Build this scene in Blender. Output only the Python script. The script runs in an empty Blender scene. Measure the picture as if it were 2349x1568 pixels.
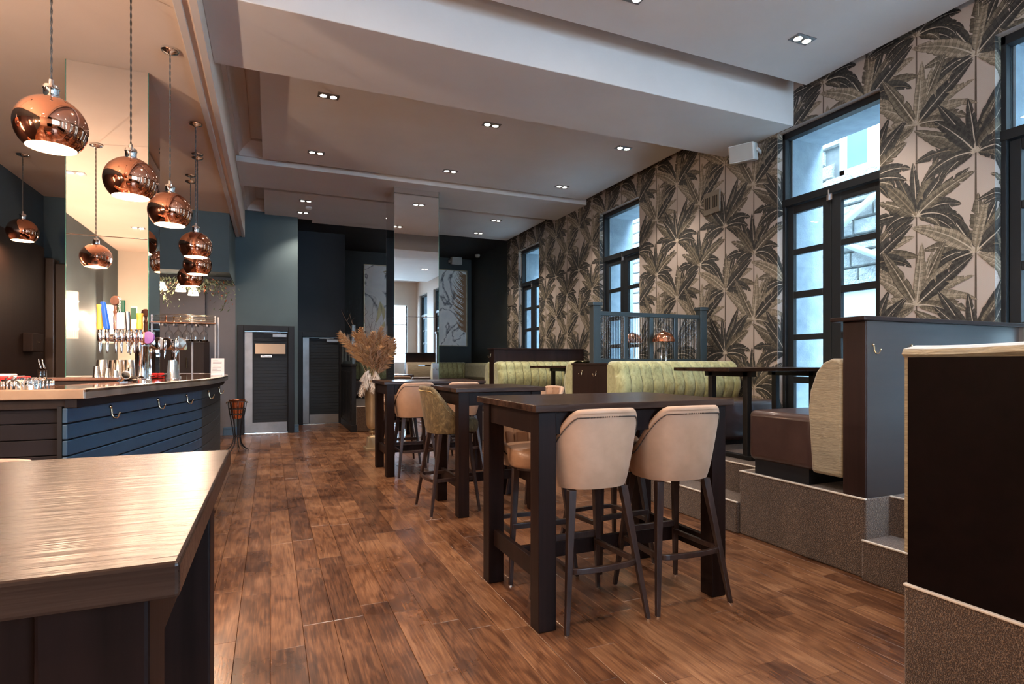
import bpy, math, random
import numpy as np
from mathutils import Vector, Matrix, Euler
random.seed(7)
R = math.radians
PI = math.pi
SC = bpy.context.scene
COL = SC.collection

# ------------------------------------------------------------------ camera, world, light levels
H_CAM, F_PX, YAW = 1.25, 1300.0, 23.1
cam_d = bpy.data.cameras.new('camera')
cam_d.sensor_width = 36.0
cam_d.lens = F_PX * 36.0 / 2349.0
cam_d.shift_y = (833 - 784) / 2349.0
cam_d.clip_start = 0.05
cam = bpy.data.objects.new('camera', cam_d)
COL.objects.link(cam)
cam.location = (0, 0, H_CAM)
cam.rotation_euler = (R(90), 0, R(-YAW))
SC.camera = cam

SC.view_settings.view_transform = 'Standard'
SC.view_settings.look = 'None'
SC.view_settings.gamma = 1.0
SC.view_settings.use_curve_mapping = False
SC.view_settings.exposure = 1.3
SC.cycles.use_denoising = True
SC.cycles.sample_clamp_indirect = 6.0
SC.cycles.sample_clamp_direct = 0.0
SC.cycles.caustics_reflective = False
SC.cycles.caustics_refractive = False
SC.cycles.max_bounces = 10
SC.cycles.diffuse_bounces = 5
SC.cycles.glossy_bounces = 5
SC.cycles.transparent_max_bounces = 12
SC.cycles.blur_glossy = 0.3

W = bpy.data.worlds.new('overcast_sky')
SC.world = W
W.use_nodes = True
wn = W.node_tree
bg = wn.nodes['Background']
bg.inputs['Color'].default_value = (0.54, 0.77, 1.0, 1)
bg.inputs['Strength'].default_value = 14.0
DOWN_W, PEND_W, WALL_W = 70.0, 18.0, 50.0
WARM = (1.0, 0.71, 0.50)
SPOTC = (1.0, 0.86, 0.72)

def light(name, kind, loc, watts, color, rot=(0, 0, 0), **kw):
    l = bpy.data.lights.new(name, kind)
    l.energy = watts
    l.color = color
    for k, v in kw.items():
        setattr(l, k, v)
    o = bpy.data.objects.new(name, l)
    COL.objects.link(o)
    o.location = loc
    o.rotation_euler = rot
    return o

# ------------------------------------------------------------------ mesh helpers
class G:
    def __init__(s):
        s.v = []; s.f = []
    def add(s, vs, fs):
        n = len(s.v)
        s.v += [tuple(p) for p in vs]
        s.f += [tuple(i + n for i in f) for f in fs]
        return s
    def box(s, a, b, m=None):
        x0, y0, z0 = a; x1, y1, z1 = b
        vs = [(x0,y0,z0),(x1,y0,z0),(x1,y1,z0),(x0,y1,z0),(x0,y0,z1),(x1,y0,z1),(x1,y1,z1),(x0,y1,z1)]
        if m is not None: vs = [tuple(m @ Vector(p)) for p in vs]
        return s.add(vs, [(0,3,2,1),(4,5,6,7),(0,1,5,4),(1,2,6,5),(2,3,7,6),(3,0,4,7)])
    def hexa(s, bot, top):
        return s.add(list(bot) + list(top), [(0,3,2,1),(4,5,6,7),(0,1,5,4),(1,2,6,5),(2,3,7,6),(3,0,4,7)])
    def bar(s, p, q, w0, w1=None, d0=None, d1=None, yaw=0.0):
        # square tapered bar from p to q, horizontal section
        w1 = w0 if w1 is None else w1; d0 = w0 if d0 is None else d0; d1 = w1 if d1 is None else d1
        c, n = math.cos(yaw), math.sin(yaw)
        def ring(o, w, d):
            return [(o[0]+c*x-n*y, o[1]+n*x+c*y, o[2]) for x, y in ((-w/2,-d/2),(w/2,-d/2),(w/2,d/2),(-w/2,d/2))]
        lo, hi, wl, wh, dl, dh = (p, q, w0, w1, d0, d1) if p[2] < q[2] else (q, p, w1, w0, d1, d0)
        return s.hexa(ring(lo, wl, dl), ring(hi, wh, dh))
    def prism(s, pts, z0, z1):
        n = len(pts)
        vs = [(x, y, z0) for x, y in pts] + [(x, y, z1) for x, y in pts]
        fs = [tuple(range(n - 1, -1, -1)), tuple(range(n, 2 * n))] + [(i, (i+1) % n, n + (i+1) % n, n + i) for i in range(n)]
        return s.add(vs, fs)
    def extrude(s, pts, axis, a, b):
        # polygon pts (two coords) extruded along axis 'x' (pts=(y,z)) or 'y' (pts=(x,z))
        n = len(pts)
        mk = (lambda t, p: (t, p[0], p[1])) if axis == 'x' else (lambda t, p: (p[0], t, p[1]))
        vs = [mk(a, p) for p in pts] + [mk(b, p) for p in pts]
        fs = [tuple(range(n - 1, -1, -1)), tuple(range(n, 2 * n))] + [(i, (i+1) % n, n + (i+1) % n, n + i) for i in range(n)]
        return s.add(vs, fs)
    def tube(s, pts, r, n=8, closed=False, caps=True):
        pts = [Vector(p) for p in pts]
        rr = r if isinstance(r, (list, tuple)) else [r] * len(pts)
        m = len(pts)
        vs, fs = [], []
        up = None
        for i, p in enumerate(pts):
            a = pts[(i - 1) % m] if (closed or i > 0) else p
            b = pts[(i + 1) % m] if (closed or i < m - 1) else p
            t = (b - a)
            t = t.normalized() if t.length > 1e-9 else Vector((0, 0, 1))
            if up is None:
                up = Vector((0, 0, 1)) if abs(t.z) < 0.9 else Vector((1, 0, 0))
            x = up.cross(t)
            if x.length < 1e-6: x = Vector((1, 0, 0)).cross(t)
            x.normalize(); y = t.cross(x); up = y
            for k in range(n):
                an = 2 * PI * k / n
                vs.append(p + (x * math.cos(an) + y * math.sin(an)) * rr[i])
        L = m if closed else m - 1
        for i in range(L):
            for k in range(n):
                fs.append((i*n+k, i*n+(k+1) % n, ((i+1) % m)*n+(k+1) % n, ((i+1) % m)*n+k))
        if caps and not closed:
            fs.append(tuple(range(n - 1, -1, -1))); fs.append(tuple((m-1)*n + k for k in range(n)))
        return s.add(vs, fs)
    def lathe(s, prof, c=(0, 0, 0), n=24, a0=0.0, a1=2 * PI, flute=None):
        full = abs(a1 - a0 - 2 * PI) < 1e-6
        m = n if full else n + 1
        vs, fs = [], []
        for r, z in prof:
            for k in range(m):
                an = a0 + (a1 - a0) * k / n
                rr = r * (flute(an) if flute else 1)
                vs.append((c[0] + rr * math.cos(an), c[1] + rr * math.sin(an), c[2] + z))
        for i in range(len(prof) - 1):
            for k in range(n):
                k2 = (k + 1) % m
                fs.append((i*m+k, i*m+k2, (i+1)*m+k2, (i+1)*m+k))
        return s.add(vs, fs)
    def grid(s, fn, nu, nv):
        vs = [fn(i / nu, j / nv) for i in range(nu + 1) for j in range(nv + 1)]
        fs = [(i*(nv+1)+j, (i+1)*(nv+1)+j, (i+1)*(nv+1)+j+1, i*(nv+1)+j+1) for i in range(nu) for j in range(nv)]
        return s.add(vs, fs)
    def ball(s, c, r, n=10, sz=1.0):
        prof = [(max(1e-4, r * math.sin(PI * i / n)), -r * sz * math.cos(PI * i / n)) for i in range(n + 1)]
        return s.lathe(prof, c, n + 2)
    def build(s, name, mat=None, parent=None, smooth=False, bevel=0.0, seg=2, solid=0.0, off=0.0):
        me = bpy.data.meshes.new(name)
        me.from_pydata(s.v, [], s.f)
        me.update()
        if smooth:
            me.polygons.foreach_set('use_smooth', [True] * len(me.polygons))
            if smooth == 'auto':
                try: me.set_sharp_from_angle(angle=R(38))
                except Exception: pass
        if mat is not None: me.materials.append(mat)
        o = bpy.data.objects.new(name, me)
        COL.objects.link(o)
        if parent is not None: o.parent = parent
        if solid:
            md = o.modifiers.new('thickness', 'SOLIDIFY'); md.thickness = solid; md.offset = off
        if bevel:
            md = o.modifiers.new('rounding', 'BEVEL'); md.width = bevel; md.segments = seg
            md.limit_method = 'ANGLE'; md.angle_limit = R(35)
        return o

def recenter(o):
    return o
def tag(o, label, cat, group=None, kind=None):
    o['label'] = label; o['category'] = cat
    if group: o['group'] = group
    if kind: o['kind'] = kind
    return o
def thing(name, label, cat, loc=(0, 0, 0), rz=0.0, group=None):
    o = bpy.data.objects.new(name, None)
    o.empty_display_size = 0.1
    COL.objects.link(o)
    o.location = loc; o.rotation_euler = (0, 0, rz)
    return tag(o, label, cat, group)
def struct(o, label=None, cat=None):
    o['kind'] = 'structure'
    if label: o['label'] = label
    if cat: o['category'] = cat
    return o
def sempty(name, label, cat='window'):
    o = bpy.data.objects.new(name, None); COL.objects.link(o)
    return struct(o, label, cat)
def dup(root, loc, rz, label=None, group=None, parent=None):
    r = root.copy(); COL.objects.link(r)
    if parent is None:
        r.location = loc; r.rotation_euler = (0, 0, rz)
        if label: r['label'] = label
        if group: r['group'] = group
    else:
        r.parent = parent
    for ch in list(root.children):
        dup(ch, None, None, parent=r)
    return r
def rbox(a, b, r, n=4, puff=0.0):
    """rounded box via grid superellipse-free method: bevel modifier used at build"""
    return G().box(a, b)

def lettering(body, size, loc, rot, m, parent, shear=0.3, ext=0.001):
    tx = bpy.data.curves.new('lettering', 'FONT'); tx.body = body; tx.size = size; tx.align_x = 'CENTER'; tx.align_y = 'CENTER'; tx.extrude = ext; tx.shear = shear
    to = bpy.data.objects.new('tmp', tx); COL.objects.link(to)
    me = bpy.data.meshes.new_from_object(to); me.name = 'lettering'
    bpy.data.objects.remove(to)
    me.materials.clear(); me.materials.append(m)
    o = bpy.data.objects.new('lettering', me); COL.objects.link(o); o.parent = parent; o.location = loc; o.rotation_euler = rot
    return o
# ------------------------------------------------------------------ materials
def mat(name, base=(0.5, 0.5, 0.5), rough=0.5, metal=0.0, coat=0.0, spec=0.5, sheen=0.0, emit=None, estr=0.0, alpha=None, trans=0.0, coat_r=0.1):
    m = bpy.data.materials.new(name); m.use_nodes = True
    p = m.node_tree.nodes['Principled BSDF']
    p.inputs['Base Color'].default_value = (*base, 1)
    p.inputs['Roughness'].default_value = rough
    p.inputs['Metallic'].default_value = metal
    p.inputs['Coat Weight'].default_value = coat
    p.inputs['Coat Roughness'].default_value = coat_r
    p.inputs['Specular IOR Level'].default_value = spec
    p.inputs['Sheen Weight'].default_value = sheen
    p.inputs['Transmission Weight'].default_value = trans
    if emit:
        p.inputs['Emission Color'].default_value = (*emit, 1); p.inputs['Emission Strength'].default_value = estr
    return m
def N(m, t, **kw):
    n = m.node_tree.nodes.new(t)
    for k, v in kw.items(): setattr(n, k, v)
    return n
def L(m, a, b): m.node_tree.links.new(a, b)
def P(m): return m.node_tree.nodes['Principled BSDF']
def coords(m, scale=(1, 1, 1), rot=(0, 0, 0), kind='Object'):
    tc = N(m, 'ShaderNodeTexCoord'); mp = N(m, 'ShaderNodeMapping')
    mp.inputs['Scale'].default_value = scale; mp.inputs['Rotation'].default_value = rot
    L(m, tc.outputs[kind], mp.inputs['Vector'])
    return mp.outputs['Vector']
def ramp(m, fac, cols):
    r = N(m, 'ShaderNodeValToRGB')
    e = r.color_ramp.elements
    e[0].position, e[0].color = cols[0][0], (*cols[0][1], 1)
    e[1].position, e[1].color = cols[-1][0], (*cols[-1][1], 1)
    for p, c in cols[1:-1]:
        x = e.new(p); x.color = (*c, 1)
    L(m, fac, r.inputs['Fac'])
    return r.outputs['Color']
def noise(m, vec, scale, detail=4, rough=0.55, dist=0.0):
    n = N(m, 'ShaderNodeTexNoise')
    n.inputs['Scale'].default_value = scale; n.inputs['Detail'].default_value = detail
    n.inputs['Roughness'].default_value = rough; n.inputs['Distortion'].default_value = dist
    L(m, vec, n.inputs['Vector'])
    return n.outputs['Fac']
def bump(m, h, strength=0.2, dist=0.01, chain=None):
    b = N(m, 'ShaderNodeBump')
    b.inputs['Strength'].default_value = strength; b.inputs['Distance'].default_value = dist
    L(m, h, b.inputs['Height'])
    if chain is not None: L(m, chain, b.inputs['Normal'])
    L(m, b.outputs['Normal'], P(m).inputs['Normal'])
    return b.outputs['Normal']
def mottled(name, c0, c1, scale=6, rough=0.6, bstr=0.1, bscale=120, bdist=0.002, **kw):
    m = mat(name, c0, rough, **kw)
    v = coords(m)
    L(m, ramp(m, noise(m, v, scale), [(0.3, c0), (0.7, c1)]), P(m).inputs['Base Color'])
    bump(m, noise(m, v, bscale, 3), bstr, bdist)
    return m
def wood(name, dark, light_, along='x', rough=0.3, coat=0.4, freq=26, bstr=0.25, spec=0.5, coat_r=0.15):
    m = mat(name, dark, rough, coat=coat, spec=spec, coat_r=coat_r)
    s = {'x': (0.05, 1, 1), 'y': (1, 0.05, 1), 'z': (1, 1, 0.05)}[along]
    v = coords(m, s)
    n1 = noise(m, v, freq, 6, 0.65, 0.6)
    v2 = coords(m, tuple(k * 5 for k in s))
    n2 = noise(m, v2, freq, 3, 0.6)
    mx = N(m, 'ShaderNodeMath', operation='MULTIPLY'); L(m, n1, mx.inputs[0]); L(m, n2, mx.inputs[1])
    L(m, ramp(m, n1, [(0.3, dark), (0.72, light_)]), P(m).inputs['Base Color'])
    bump(m, mx.outputs[0], bstr, 0.003)
    return m

M = {}
M['ceiling'] = mottled('ceiling_paint', (0.62, 0.58, 0.56), (0.66, 0.62, 0.60), 2, 0.8, 0.12, 90, 0.004)
M['barceil'] = mottled('bar_ceiling_paint', (0.74, 0.61, 0.52), (0.78, 0.65, 0.56), 2, 0.8, 0.12, 90, 0.004)
M['teal'] = mottled('teal_wall_paint', (0.052, 0.078, 0.088), (0.062, 0.092, 0.102), 2, 0.7, 0.1, 200, 0.001)
M['navy'] = mottled('navy_wall_paint', (0.010, 0.014, 0.020), (0.013, 0.018, 0.025), 2, 0.75, 0.1, 200, 0.001)
M['green'] = mottled('bottle_green_wall_paint', (0.014, 0.019, 0.019), (0.018, 0.024, 0.023), 2, 0.6, 0.1, 200, 0.001)
M['blackceil'] = mottled('black_ceiling_paint', (0.006, 0.008, 0.012), (0.010, 0.012, 0.017), 2, 0.7)
M['greywall'] = mottled('mauve_grey_wall_paint', (0.13, 0.12, 0.125), (0.15, 0.135, 0.14), 2, 0.75, 0.1, 200, 0.001)
M['cream'] = mottled('cream_wall_paint', (0.62, 0.54, 0.46), (0.66, 0.58, 0.50), 2, 0.8)
M['brownpanel'] = wood('dark_brown_panel', (0.016, 0.008, 0.006), (0.027, 0.014, 0.010), 'z', 0.5, 0.0, 18, 0.1, spec=0.2)
M['casing'] = wood('brown_painted_casing', (0.045, 0.026, 0.018), (0.06, 0.036, 0.024), 'z', 0.4, 0.1, 18, 0.05)
M['black'] = mat('black_paint', (0.009, 0.009, 0.011), 0.5, spec=0.25)
M['frame'] = mat('dark_grey_frame_paint', (0.014, 0.016, 0.018), 0.45, spec=0.3)
M['blackmetal'] = mat('black_metal', (0.010, 0.010, 0.011), 0.4, metal=0.3)
M['chrome'] = mat('chrome', (0.85, 0.86, 0.88), 0.07, metal=1.0)
M['brass'] = mat('antique_brass', (0.62, 0.52, 0.34), 0.18, metal=1.0)
M['steel'] = mottled('brushed_steel', (0.20, 0.19, 0.19), (0.28, 0.27, 0.27), 3, 0.42, 0.05, 60, 0.001, metal=0.8)
M['tin'] = mat('satin_tin', (0.62, 0.57, 0.52), 0.24, metal=1.0)
M['mirror'] = mat('mirror_silver', (0.88, 0.86, 0.84), 0.015, metal=1.0)
M['mirroredge'] = mat('green_glass_edge', (0.05, 0.16, 0.12), 0.1, coat=0.5)
M['copper'] = mat('copper_plated_glass', (0.86, 0.44, 0.30), 0.055, metal=1.0)
M['copperin'] = mat('shade_lining', (0.62, 0.46, 0.30), 0.35, metal=0.0)
M['copper2'] = mat('polished_copper', (0.80, 0.36, 0.22), 0.16, metal=1.0)
M['bulb'] = mat('glowing_bulb', (1, 0.9, 0.75), 0.5, emit=(1.0, 0.80, 0.55), estr=26)
M['rodglow'] = mat('lit_ribbed_glass', (0.9, 0.8, 0.7), 0.3, emit=(1.0, 0.66, 0.42), estr=0.55)
M['bandglow'] = mat('bright_lamp_band', (1, 0.9, 0.8), 0.4, emit=(1.0, 0.74, 0.48), estr=2.2)
M['shadeglow'] = mat('opal_lamp_glass', (1, 0.9, 0.8), 0.5, emit=(1.0, 0.78, 0.58), estr=3.2)
M['spot'] = mat('lit_downlight_lamp', (1, 1, 1), 0.5, emit=(1.0, 0.92, 0.80), estr=45)
M['espresso'] = wood('espresso_wood', (0.006, 0.003, 0.0025), (0.017, 0.008, 0.0065), 'z', 0.45, 0.0, 22, 0.12, spec=0.10)
M['espressox'] = wood('espresso_table_top', (0.008, 0.004, 0.003), (0.060, 0.032, 0.022), 'x', 0.27, 0.0, 13, 1.0, spec=0.14)
M['legwood'] = wood('stool_leg_wood', (0.012, 0.006, 0.005), (0.042, 0.022, 0.017), 'z', 0.36, 0.05, 30, 0.12, spec=0.35)
M['divider'] = wood('booth_panel_wood', (0.012, 0.005, 0.004), (0.024, 0.010, 0.008), 'z', 0.42, 0.0, 20, 0.10, spec=0.25)
M['dividersatin'] = wood('satin_booth_panel', (0.012, 0.007, 0.007), (0.022, 0.013, 0.012), 'x', 0.4, 0.9, 26, 0.12, spec=0.5, coat_r=0.33)
M['darkpanel'] = wood('near_black_panel_wood', (0.0022, 0.001, 0.001), (0.005, 0.0022, 0.002), 'x', 0.5, 0.0, 20, 0.12, spec=0.04)
M['barpaint'] = mottled('bar_front_blue_paint', (0.019, 0.054, 0.098), (0.026, 0.068, 0.118), 3, 0.42, 0.12, 60, 0.002, coat=0.1)  # bar paint with the blue window sheen put into its colour
M['barend'] = mottled('bar_end_shaded_paint', (0.012, 0.017, 0.019), (0.017, 0.022, 0.025), 3, 0.5, 0.1, 60, 0.002)  # same bar paint, darkened where the face turns edge-on to the window light
M['barreturn'] = mottled('bar_return_shaded_paint', (0.011, 0.008, 0.009), (0.015, 0.011, 0.012), 3, 0.5, 0.1, 60, 0.002, spec=0.15)  # same bar paint with the shade of the return face put in
M['carpet'] = mat('brown_fleck_carpet', (0.1, 0.07, 0.05), 0.95, spec=0.1, sheen=0.3)
def _carpet():
    m = M['carpet']; v = coords(m)
    vo = N(m, 'ShaderNodeTexVoronoi'); vo.inputs['Scale'].default_value = 240
    L(m, v, vo.inputs['Vector'])
    n = noise(m, v, 170, 2)
    n2 = noise(m, v, 4, 2)
    a = N(m, 'ShaderNodeMath', operation='ADD'); L(m, vo.outputs['Distance'], a.inputs[0]); L(m, n, a.inputs[1])
    a2 = N(m, 'ShaderNodeMath', operation='MULTIPLY'); a2.inputs[1].default_value = 0.6; L(m, a.outputs[0], a2.inputs[0])
    L(m, ramp(m, a2.outputs[0], [(0.35, (0.022, 0.011, 0.007)), (0.62, (0.056, 0.031, 0.020)), (0.80, (0.17, 0.108, 0.072))]), P(m).inputs['Base Color'])
    bump(m, a.outputs[0], 0.7, 0.006)
_carpet()
M['leather'] = mottled('brown_leather', (0.036, 0.017, 0.014), (0.052, 0.026, 0.021), 8, 0.36, 0.25, 180, 0.002, coat=0.35)
M['fabric'] = mottled('blush_beige_upholstery', (0.36, 0.215, 0.135), (0.42, 0.255, 0.165), 14, 0.55, 0.12, 420, 0.001, sheen=0.2)
M['leather2'] = mottled('tan_leather', (0.27, 0.15, 0.09), (0.34, 0.20, 0.125), 8, 0.36, 0.15, 160, 0.002, coat=0.15)
M['pink'] = mottled('salmon_leather', (0.62, 0.20, 0.15), (0.70, 0.25, 0.18), 8, 0.4, 0.1, 160, 0.002)
M['greenvel'] = mat('green_crushed_velvet', (0.3, 0.33, 0.15), 0.5, sheen=0.35)
def _velvet(key, c0, c1, c2, sc):
    m = M[key]; v = coords(m, (1, 1, 0.55))
    n = noise(m, v, sc, 5, 0.65, 1.2)
    L(m, ramp(m, n, [(0.3, c0), (0.52, c1), (0.72, c2)]), P(m).inputs['Base Color'])
    bump(m, noise(m, coords(m), 140, 3), 0.25, 0.003)
_velvet('greenvel', (0.20, 0.20, 0.085), (0.37, 0.37, 0.17), (0.46, 0.46, 0.24), 22)
M['olivevel'] = mat('olive_gold_velvet', (0.2, 0.15, 0.06), 0.55, sheen=0.12, spec=0.3)
_velvet('olivevel', (0.040, 0.026, 0.010), (0.105, 0.072, 0.030), (0.23, 0.17, 0.085), 26)
M['greenpile'] = mat('ribbed_sage_velvet', (0.35, 0.32, 0.2), 0.6, sheen=0.5)
def _pile():
    m = M['greenpile']; v = coords(m, (0.25, 1, 1))
    n = noise(m, coords(m, (10, 10, 120)), 1.0, 3, 0.6, 1.5)
    L(m, ramp(m, n, [(0.3, (0.16, 0.12, 0.065)), (0.7, (0.34, 0.27, 0.165))]), P(m).inputs['Base Color'])
    bump(m, n, 0.7, 0.006)
_pile()
M['seam'] = mat('olive_seam', (0.10, 0.095, 0.03), 0.7)
M['pewter'] = mottled('worn_pewter', (0.33, 0.30, 0.28), (0.62, 0.58, 0.55), 9, 0.26, 0.2, 30, 0.002, metal=0.85)
M['bartop'] = wood('glossy_bar_top', (0.10, 0.045, 0.025), (0.24, 0.12, 0.07), 'y', 0.10, 0.8, 14, 0.1, coat_r=0.05)
M['vase'] = mottled('aged_gold_metal', (0.34, 0.25, 0.15), (0.46, 0.36, 0.23), 5, 0.36, 0.15, 60, 0.002, metal=0.75)
M['pampas'] = mottled('tan_pampas', (0.25, 0.115, 0.04), (0.50, 0.28, 0.12), 20, 0.9, 0, sheen=0.3)
M['pampas2'] = mottled('pale_grey_pampas', (0.50, 0.42, 0.36), (0.68, 0.60, 0.54), 20, 0.9, 0, sheen=0.3)
M['twig'] = mat('brown_twig', (0.11, 0.06, 0.035), 0.8)
M['stem'] = mat('straw_stem', (0.50, 0.36, 0.20), 0.7)
M['leafgreen'] = mottled('sage_foliage', (0.07, 0.10, 0.05), (0.22, 0.27, 0.16), 20, 0.7, 0)
M['leafrust'] = mat('rust_leaf', (0.42, 0.10, 0.03), 0.7)
M['white'] = mat('white_plastic', (0.62, 0.60, 0.56), 0.45)
M['card'] = mat('white_card', (0.78, 0.74, 0.74), 0.7)
M['ink'] = mat('grey_ink', (0.25, 0.22, 0.25), 0.8)
M['red'] = mottled('red_towel', (0.50, 0.012, 0.012), (0.68, 0.03, 0.025), 14, 0.9, 0.5, 90, 0.01)
M['whitetowel'] = mat('white_towel', (0.75, 0.70, 0.66), 0.9)
M['blackplastic'] = mat('black_plastic', (0.012, 0.010, 0.010), 0.25)
M['yellow'] = mat('yellow_handle', (0.80, 0.42, 0.06), 0.35)
M['blue'] = mat('blue_handle', (0.015, 0.11, 0.55), 0.3)
M['brownh'] = wood('turned_wood_handle', (0.10, 0.035, 0.02), (0.20, 0.075, 0.04), 'z', 0.3, 0.5)
M['greenh'] = mat('green_badge', (0.01, 0.08, 0.045), 0.3)
M['whiteh'] = mat('white_handle', (0.82, 0.76, 0.72), 0.35)
M['purple'] = mat('purple_badge', (0.20, 0.08, 0.30), 0.4)
M['screen'] = mat('teal_screen_frame_paint', (0.035, 0.05, 0.055), 0.35, coat=0.2)
M['render'] = mottled('painted_outer_reveal', (0.24, 0.31, 0.36), (0.33, 0.41, 0.46), 7, 0.9, 0.4, 60, 0.01)
M['stonewall'] = mottled('sandstone_block', (0.30, 0.29, 0.26), (0.50, 0.48, 0.43), 8, 0.9, 0.8, 24, 0.03)
M['mortar'] = mottled('mortar', (0.16, 0.155, 0.14), (0.22, 0.21, 0.19), 10, 0.95)
M['paint_w'] = mat('white_window_paint', (0.6, 0.6, 0.58), 0.5)
M['panel_w'] = mottled('white_rendered_panel', (0.62, 0.62, 0.56), (0.70, 0.70, 0.64), 3, 0.8, 0)
M['pipe'] = mat('grey_drainpipe', (0.42, 0.46, 0.50), 0.5)
M['wintglass'] = mat('dark_window_glass', (0.16, 0.22, 0.28), 0.1, coat=0.5)
M['paving'] = mottled('pale_paving', (0.55, 0.54, 0.52), (0.65, 0.64, 0.62), 4, 0.9)
M['tarmac'] = mottled('tarmac', (0.20, 0.20, 0.20), (0.26, 0.26, 0.26), 20, 0.95)

def glass(name, tint=(1, 1, 1), rough=0.0, refl=1.0):
    m = bpy.data.materials.new(name); m.use_nodes = True
    nt = m.node_tree; nt.nodes.clear()
    out = N(m, 'ShaderNodeOutputMaterial'); mix = N(m, 'ShaderNodeMixShader')
    tr = N(m, 'ShaderNodeBsdfTransparent'); gl = N(m, 'ShaderNodeBsdfGlossy'); fr = N(m, 'ShaderNodeFresnel')
    tr.inputs['Color'].default_value = (*tint, 1); gl.inputs['Roughness'].default_value = rough
    fr.inputs['IOR'].default_value = 1.45
    ge = N(m, 'ShaderNodeNewGeometry'); sb = N(m, 'ShaderNodeMath', operation='SUBTRACT'); sb.inputs[0].default_value = 1.0; L(m, ge.outputs['Backfacing'], sb.inputs[1])
    mu = N(m, 'ShaderNodeMath', operation='MULTIPLY'); L(m, fr.outputs[0], mu.inputs[0]); L(m, sb.outputs[0], mu.inputs[1])
    L(m, mu.outputs[0], mix.inputs[0]); L(m, tr.outputs[0], mix.inputs[1]); L(m, gl.outputs[0], mix.inputs[2])
    L(m, mix.outputs[0], out.inputs['Surface'])
    return m
M['glass'] = glass('clear_glass', (0.95, 0.98, 1.0))
M['gobletglass'] = mat('goblet_glass', (0.95, 0.95, 0.95), 0.02, trans=1.0)
M['bottle'] = mat('dark_bottle_glass', (0.015, 0.010, 0.008), 0.08, coat=0.5)
def _reeded():
    m = glass('reeded_glass', (0.9, 0.95, 0.97), 0.18)
    nt = m.node_tree
    tr = next(n for n in nt.nodes if n.type == 'BSDF_TRANSPARENT'); gl = next(n for n in nt.nodes if n.type == 'BSDF_GLOSSY')
    v = coords(m)
    w = N(m, 'ShaderNodeTexWave'); w.wave_type = 'BANDS'; w.bands_direction = 'X'
    w.inputs['Scale'].default_value = 14; L(m, v, w.inputs['Vector'])
    L(m, ramp(m, w.outputs['Fac'], [(0.15, (0.42, 0.47, 0.50)), (0.6, (0.92, 0.96, 0.98))]), tr.inputs['Color'])
    b = N(m, 'ShaderNodeBump'); b.inputs['Strength'].default_value = 0.8; b.inputs['Distance'].default_value = 0.01
    L(m, w.outputs['Fac'], b.inputs['Height']); L(m, b.outputs['Normal'], gl.inputs['Normal'])
    return m
M['reeded'] = _reeded()
def _wallbg():
    m = mat('wallpaper_ground', (0.44, 0.37, 0.325), 0.62)
    v = coords(m)
    sep = N(m, 'ShaderNodeSeparateXYZ'); L(m, v, sep.inputs[0])
    # herringbone relief: |tri(y)| + z bands
    a = N(m, 'ShaderNodeMath', operation='PINGPONG'); a.inputs[1].default_value = 0.012; L(m, sep.outputs['Y'], a.inputs[0])
    b = N(m, 'ShaderNodeMath', operation='ADD'); L(m, sep.outputs['Z'], b.inputs[0]); L(m, a.outputs[0], b.inputs[1])
    c = N(m, 'ShaderNodeMath', operation='PINGPONG'); c.inputs[1].default_value = 0.0035; L(m, b.outputs[0], c.inputs[0])
    d = N(m, 'ShaderNodeMath', operation='MULTIPLY'); d.inputs[1].default_value = 285; L(m, c.outputs[0], d.inputs[0])
    L(m, ramp(m, d.outputs[0], [(0.1, (0.38, 0.315, 0.27)), (0.6, (0.46, 0.385, 0.335))]), P(m).inputs['Base Color'])
    bump(m, d.outputs[0], 0.3, 0.002)
    return m
M['wallbg'] = _wallbg()
def _print():
    m = mat('wallpaper_leaf_print', (0.2, 0.2, 0.2), 0.6)
    at = N(m, 'ShaderNodeVertexColor'); at.layer_name = 'ink'
    n = noise(m, coords(m), 55, 3)
    hs = N(m, 'ShaderNodeMixRGB', blend_type='MULTIPLY'); hs.inputs[0].default_value = 0.5
    L(m, at.outputs['Color'], hs.inputs[1]); L(m, ramp(m, n, [(0.3, (0.55, 0.55, 0.55)), (0.7, (1.3, 1.3, 1.3))]), hs.inputs[2])
    L(m, hs.outputs[0], P(m).inputs['Base Color'])
    return m
M['print'] = _print()
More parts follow.
